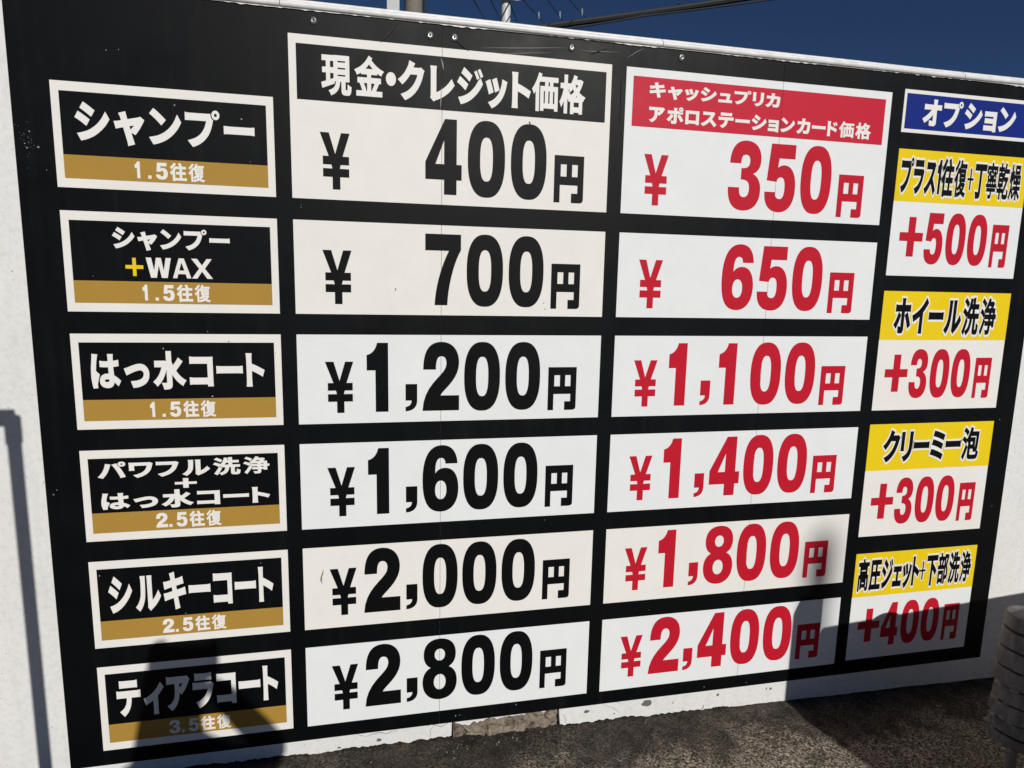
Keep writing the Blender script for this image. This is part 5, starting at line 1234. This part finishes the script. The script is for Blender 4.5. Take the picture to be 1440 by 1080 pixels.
# ================================================================== RIGHT: THE WRAPPED POST
PX, PY = 2.268, -0.50
gz = ground_z(PX)
post = thing('wrapped_post', (PX, PY, gz), 'grey post wrapped in a stack of overlapping worn bands, standing at the right in shade', 'post')
bm = bmesh.new()
add_tube(bm, [(PX, PY, gz - 0.05), (PX, PY, 0.605)], 0.017, 18)
build('pole', bm, 'grey_pole', post, smooth=True)
rp = random.Random(11)
z = 0.590
heights = [0.052, 0.062, 0.060, 0.060, 0.054, 0.056, 0.042, 0.042]
for k, h in enumerate(heights):
    R0 = [0.076, 0.081, 0.085, 0.087, 0.081, 0.087, 0.083, 0.080][k]
    zt, zb = z, z - h
    bm = bmesh.new()
    prof = [(0.018, zt - 0.002), (R0 * 0.90, zt), (R0 * 0.945, zt - 0.0008), (R0 * 0.965, zt - 0.003), (R0 * 0.985, zt - 0.02), (R0, zb + 0.008),
            (R0 + 0.0005, zb + 0.003), (R0 - 0.002, zb + 0.0005), (R0 - 0.012, zb), (0.018, zb)]
    add_lathe(bm, [(r, q - (zt + zb) / 2) for r, q in prof], (PX, PY, (zt + zb) / 2), 40,
              (R(rp.uniform(-1, 2.5)), R(rp.uniform(0.5, 3.5)), 0), 0.006)
    for v in bm.verts:
        v.co += Vector((1, 0.6, 0.8)) * 0.0022 * noise.noise(v.co * 24)
    b = build('band', bm, 'rubber', post, smooth=True)
    if k >= 3:                      # torn ends of the wrapping
        for q in range(3 if k < 5 else 5):
            bm = bmesh.new()
            a = math.pi * (0.96 + rp.uniform(-0.16, 0.34))
            rr = R0 + 0.002
            c = Vector((PX + rr * math.cos(a), PY + rr * math.sin(a), zb + 0.006 + rp.uniform(-.004, .012)))
            s_ = rp.uniform(0.005, 0.010)
            r = bmesh.ops.create_icosphere(bm, subdivisions=2, radius=s_)
            for v in r['verts']:
                n_ = 1 + 0.7 * noise.noise(v.co * 160 + c * 30)
                v.co = Vector((v.co.x * 1.0 * n_, v.co.y * 1.5 * n_, v.co.z * 0.55 * n_)) + c
            build('torn_end', bm, 'rubber_frayed', b, smooth=True)
    z = zb - 0.0080

# ================================================================== BEHIND THE PHOTOGRAPHER: WHAT CASTS THE SHADOWS
# hoop guard by the left end of the board
hp = thing('hoop_guard', (-0.80, -1.0, ground_z(-0.8)), 'yellow tubular hoop guard standing in front of the wall, left of the board', 'guard rail')
ha = Vector((-0.80, -1.0, 0))
ztop = 1.105 + ZO + 0.56
bm = bmesh.new()
pts = [(-0.80, -1.0, ground_z(-0.8) - 0.02), (-0.80, -1.0, ztop - 0.055)]
for k in range(1, 7):
    a = math.pi / 2 * k / 6
    pts.append((-0.80 - 0.025 * (1 - math.cos(a)), -1.0, ztop - 0.055 + 0.025 * math.sin(a)))
pts += [(-1.735, -1.0, ztop - 0.03)]
for k in range(1, 7):
    a = math.pi / 2 * k / 6
    pts.append((-1.735 - 0.025 * math.sin(a), -1.0, ztop - 0.055 + 0.025 * math.cos(a)))
pts += [(-1.76, -1.0, ground_z(-1.7) - 0.02)]
add_tube(bm, pts, 0.0195, 16)
build('hoop_tube', bm, 'yellow_paint', hp, smooth=True)
for sx in (-0.80, -1.76):
    bm = bmesh.new()
    s = 1 if sx > -1 else -1
    add_tube(bm, [(sx, -1.0, ztop - 0.105), (sx, -1.0, ztop - 0.032)], 0.0235, 16)
    build('elbow_sleeve', bm, 'yellow_paint', hp, smooth=True)
    bm = bmesh.new()
    add_tube(bm, [(sx - s * -0.004, -1.0, ztop - 0.030), (sx - s * 0.075, -1.0, ztop - 0.030)], 0.0235, 16)
    build('elbow_sleeve', bm, 'yellow_paint', hp, smooth=True)
    bm = bmesh.new()
    add_lathe(bm, [(0.06, 0), (0.06, 0.006), (0.03, 0.008), (0.024, 0.03)], (sx, -1.0, ground_z(sx)), 20)
    build('base_flange', bm, 'yellow_paint', hp)

# unseen box and column, added to cast the lower right shadow
cb = thing('shadow_caster_box', (2.6, -1.25, ground_z(2.6)), 'added beige box with a column, unseen, placed to cast the lower right shadow', 'shadow caster')
cg = ground_z(2.6) - 0.02
bm = bmesh.new()
vs = add_box(bm, 2.065, 3.40, -1.60, -0.90, cg, 0.62 + ZO, bevel=0.012)
for v in bm.verts:                  # stands slightly askew: the far end is nearer the wall
    v.co.y += (v.co.x - 2.065) * 0.12
build('body', bm, 'caster_paint', cb)
bm = bmesh.new()
add_box(bm, 1.948, 2.060, -1.03, -0.905, cg, 0.765 + ZO, bevel=0.01)
build('caster_column', bm, 'caster_paint', cb)
for xa, xb, ya in ((2.20, 2.66, -1.600), (2.70, 3.16, -1.540)):
    bm = bmesh.new()
    add_box(bm, xa, xb, ya - 0.012, ya + 0.06, cg + 0.15, 0.75)
    build('caster_panel', bm, 'caster_dark', cb)

# unseen post added far behind to throw the soft shadow on the board
lp = thing('shadow_caster_post', (5.30, -14.0, 0), 'added tall grey post, unseen behind the photographer, placed to cast a soft shadow', 'lamp post')
bm = bmesh.new()
add_tube(bm, [(5.30, -14, -0.4), (5.30, -14, 8.35)], [0.08, 0.047], 18)
build('shaft', bm, 'galv', lp, smooth=True)
bm = bmesh.new()
add_lathe(bm, [(0.02, 0.24), (0.05, 0.22), (0.07, 0.10), (0.065, 0.0), (0.05, -0.02)], (5.30, -14, 8.33), 20)
build('caster_post_head', bm, 'white_pole', lp, smooth=True)

# ------------------------------------------------------------------ the photographer
PH = CAM + CZ * 0.028                      # middle plane of the phone, just behind the lens
PXD, PYD = CX, CY


def ph(u, v, w=0.0):
    return PH + PXD * u + PYD * v + CZ * w


phone = thing('phone', PH, 'black phone held sideways in both hands of the photographer', 'phone')
bm = bmesh.new()
add_box(bm, -0.128, 0.034, -0.046, 0.024, -0.0045, 0.0045, bevel=0.004)
M4 = Matrix((CX, CY, CZ)).transposed()
for v in bm.verts:
    v.co = M4 @ v.co + PH
build('phone_body', bm, 'phone', phone)
bm = bmesh.new()
for u, v in ((-0.020, -0.018), (-0.020, 0.012), (0.018, -0.020)):
    r = bmesh.ops.create_cone(bm, cap_ends=True, segments=20, radius1=0.008, radius2=0.007, depth=0.003)
    for q in r['verts']:
        q.co = M4 @ (q.co + Vector((u, v, -0.006))) + PH
build('camera_lens', bm, 'glass', phone)

person = thing('person', (0.0, -2.47, ground_z(0)), 'standing person in a dark jacket and grey trousers holding up a phone with both hands', 'person')


def skin_mesh(name, verts, edges, radii, mat, parent, sub=2, root=0, label=None):
    me = bpy.data.meshes.new(name + '_cage')
    me.from_pydata([tuple(v) for v in verts], edges, [])
    o = bpy.data.objects.new(name, me)
    COL.objects.link(o)
    md = o.modifiers.new('skin', 'SKIN')
    md.use_smooth_shade = True
    for i, r in enumerate(radii):
        sv = me.skin_vertices[0].data[i]
        sv.radius = r if isinstance(r, tuple) else (r, r)
        sv.use_root = (i == root)
    s2 = o.modifiers.new('subdivision', 'SUBSURF')
    s2.levels = s2.render_levels = sub
    bpy.context.view_layer.update()
    ev = o.evaluated_get(bpy.context.evaluated_depsgraph_get())
    nm = bpy.data.meshes.new_from_object(ev)
    bpy.data.objects.remove(o)
    bm = bmesh.new()
    bm.from_mesh(nm)
    bpy.data.meshes.remove(nm)
    return build(name, bm, mat, parent, label, smooth=True)


bx, by = 0.0, -2.47
gzp = ground_z(bx)
LW = ph(-0.122, -0.075, 0.045)             # wrists just under and behind the phone
RW = ph(0.050, -0.070, 0.050)
LE = (-0.185, by + 0.10, 1.25)
RE = (0.272, by + 0.09, 1.385)
HX = bx - 0.035
body_v = [(bx, by, 0.95 + gzp), (bx, by, 1.12), (bx, by + 0.01, 1.26), (bx, by + 0.01, 1.405), (HX + 0.01, by + 0.03, 1.51), (HX, by + 0.045, 1.64), (HX, by + 0.05, 1.72),
          (bx - 0.20, by + 0.01, 1.385), LE, tuple(LW),
          (bx + 0.20, by + 0.01, 1.40), RE, tuple(RW),
          (bx - 0.10, by, 0.86), (bx - 0.115, by + 0.02, 0.50), (bx - 0.12, by - 0.01, 0.09 + gzp), (bx - 0.13, by + 0.14, 0.04 + gzp),
          (bx + 0.10, by, 0.86), (bx + 0.115, by + 0.02, 0.50), (bx + 0.12, by - 0.01, 0.09 + gzp), (bx + 0.14, by + 0.14, 0.04 + gzp)]
body_e = [(0, 1), (1, 2), (2, 3), (3, 4), (4, 5), (5, 6), (3, 7), (7, 8), (8, 9), (3, 10), (10, 11), (11, 12), (0, 13), (13, 14), (14, 15), (15, 16), (0, 17), (17, 18), (18, 19), (19, 20)]
body_r = [(.16, .12), (.155, .115), (.175, .12), (.12, .085), .056, (.075, .09), (.078, .095), .064, .048, .029, .064, .048, .029, .088, .062, .042, .034, .088, .062, .042, .034]
skin_mesh('body', body_v, body_e, body_r, 'skin', person)
jk_v = [(bx, by, 0.93), (bx, by, 1.12), (bx, by + 0.01, 1.26), (bx, by + 0.01, 1.405), (bx - 0.21, by + 0.01, 1.385), LE, tuple(Vector(LE).lerp(LW, 0.88)),
        (bx + 0.21, by + 0.01, 1.40), RE, tuple(Vector(RE).lerp(RW, 0.88))]
skin_mesh('jacket', jk_v, [(0, 1), (1, 2), (2, 3), (3, 4), (4, 5), (5, 6), (3, 7), (7, 8), (8, 9)], [(.20, .145), (.19, .14), (.20, .14), (.10, .085), .070, .058, .042, .070, .058, .042], 'cloth', person, 2)
tr_v = [(bx, by, 0.97), (bx - 0.10, by, 0.86), (bx - 0.115, by + 0.02, 0.50), (bx - 0.12, by - 0.01, 0.11), (bx + 0.10, by, 0.86), (bx + 0.115, by + 0.02, 0.50), (bx + 0.12, by - 0.01, 0.11)]
skin_mesh('trousers', tr_v, [(0, 1), (1, 2), (2, 3), (0, 4), (4, 5), (5, 6)], [(.175, .13), .105, .08, .062, .105, .08, .062], 'trousers', person, 2)
for s in (-1, 1):
    skin_mesh('shoe', [(bx + s * 0.12, by - 0.05, 0.05 + gzp), (bx + s * 0.125, by + 0.06, 0.045 + gzp), (bx + s * 0.137, by + 0.17, 0.035 + gzp)], [(0, 1), (1, 2)], [(.048, .05), (.05, .045), (.045, .034)], 'shoe', person, 2)
# hair, a rounded cap of it down to the ears and nape
bm = bmesh.new()
r = bmesh.ops.create_uvsphere(bm, u_segments=28, v_segments=18, radius=1.0)
for v in bm.verts:
    p = v.co.copy()
    k = 1 + 0.05 * noise.noise(p * 3) + 0.03 * noise.noise(p * 9)
    fr = 0.35 if (p.y > 0.35 and p.z < 0.35) else 0.0
    v.co = Vector((HX + p.x * 0.100 * k, by + 0.025 + p.y * (0.115 - 0.05 * fr) * k, 1.722 + p.z * 0.112 * k))
build('hair', bm, 'hair', person, smooth=True)
# face
hy = by + 0.05
for s in (-1, 1):
    bm = bmesh.new()
    bmesh.ops.create_uvsphere(bm, u_segments=12, v_segments=8, radius=0.012)
    bmesh.ops.translate(bm, verts=bm.verts, vec=(HX + s * 0.031, hy + 0.088, 1.685))
    build('eye', bm, 'white_text', person, smooth=True)
    bm = bmesh.new()
    bmesh.ops.create_uvsphere(bm, u_segments=12, v_segments=8, radius=0.022)
    for v in bm.verts:
        v.co = Vector((v.co.x * 0.45 + HX + s * 0.080, v.co.y * 0.8 + hy, v.co.z * 1.35 + 1.675))
    build('ear', bm, 'skin', person, smooth=True)
skin_mesh('nose', [(HX, hy + 0.088, 1.69), (HX, hy + 0.104, 1.665), (HX, hy + 0.108, 1.652)], [(0, 1), (1, 2)], [.007, .010, .012], 'skin', person, 1)
skin_mesh('mouth', [(HX - 0.022, hy + 0.084, 1.622), (HX, hy + 0.090, 1.620), (HX + 0.022, hy + 0.084, 1.622)], [(0, 1), (1, 2)], [.004, .006, .004], 'red', person, 1)
# hands: palm, four fingers of unequal length closing on the back of the phone, thumb on its screen
for s, W, ue in ((-1, LW, -0.128), (1, RW, 0.034)):
    palm = ph(ue + s * 0.016, -0.035, 0.020)
    hv = [tuple(W), tuple(palm)]
    he = [(0, 1)]
    hr = [(.027, .022), (.030, .020)]
    for f, (vv, ln) in enumerate(((0.030, 0.020), (0.010, 0.030), (-0.010, 0.027), (-0.030, 0.018))):
        i0 = len(hv)
        hv += [tuple(ph(ue + s * 0.022, vv - 0.006, 0.014)), tuple(ph(ue + s * 0.017, vv, -0.006)), tuple(ph(ue + s * 0.004, vv + 0.001, -0.0125)), tuple(ph(ue - s * ln * 0.55, vv + 0.001, -0.0125))]
        he += [(1, i0), (i0, i0 + 1), (i0 + 1, i0 + 2), (i0 + 2, i0 + 3)]
        hr += [.0105, .0088, .0078, .0068]
    i0 = len(hv)
    hv += [tuple(ph(ue + s * 0.008, -0.030, 0.024)), tuple(ph(ue - s * 0.012, -0.012, 0.016)), tuple(ph(ue - s * 0.022, 0.000, 0.0125))]
    he += [(1, i0), (i0, i0 + 1), (i0 + 1, i0 + 2)]
    hr += [.0125, .0098, .0082]
    skin_mesh('hand', hv, he, hr, 'skin', person, 2, 0)
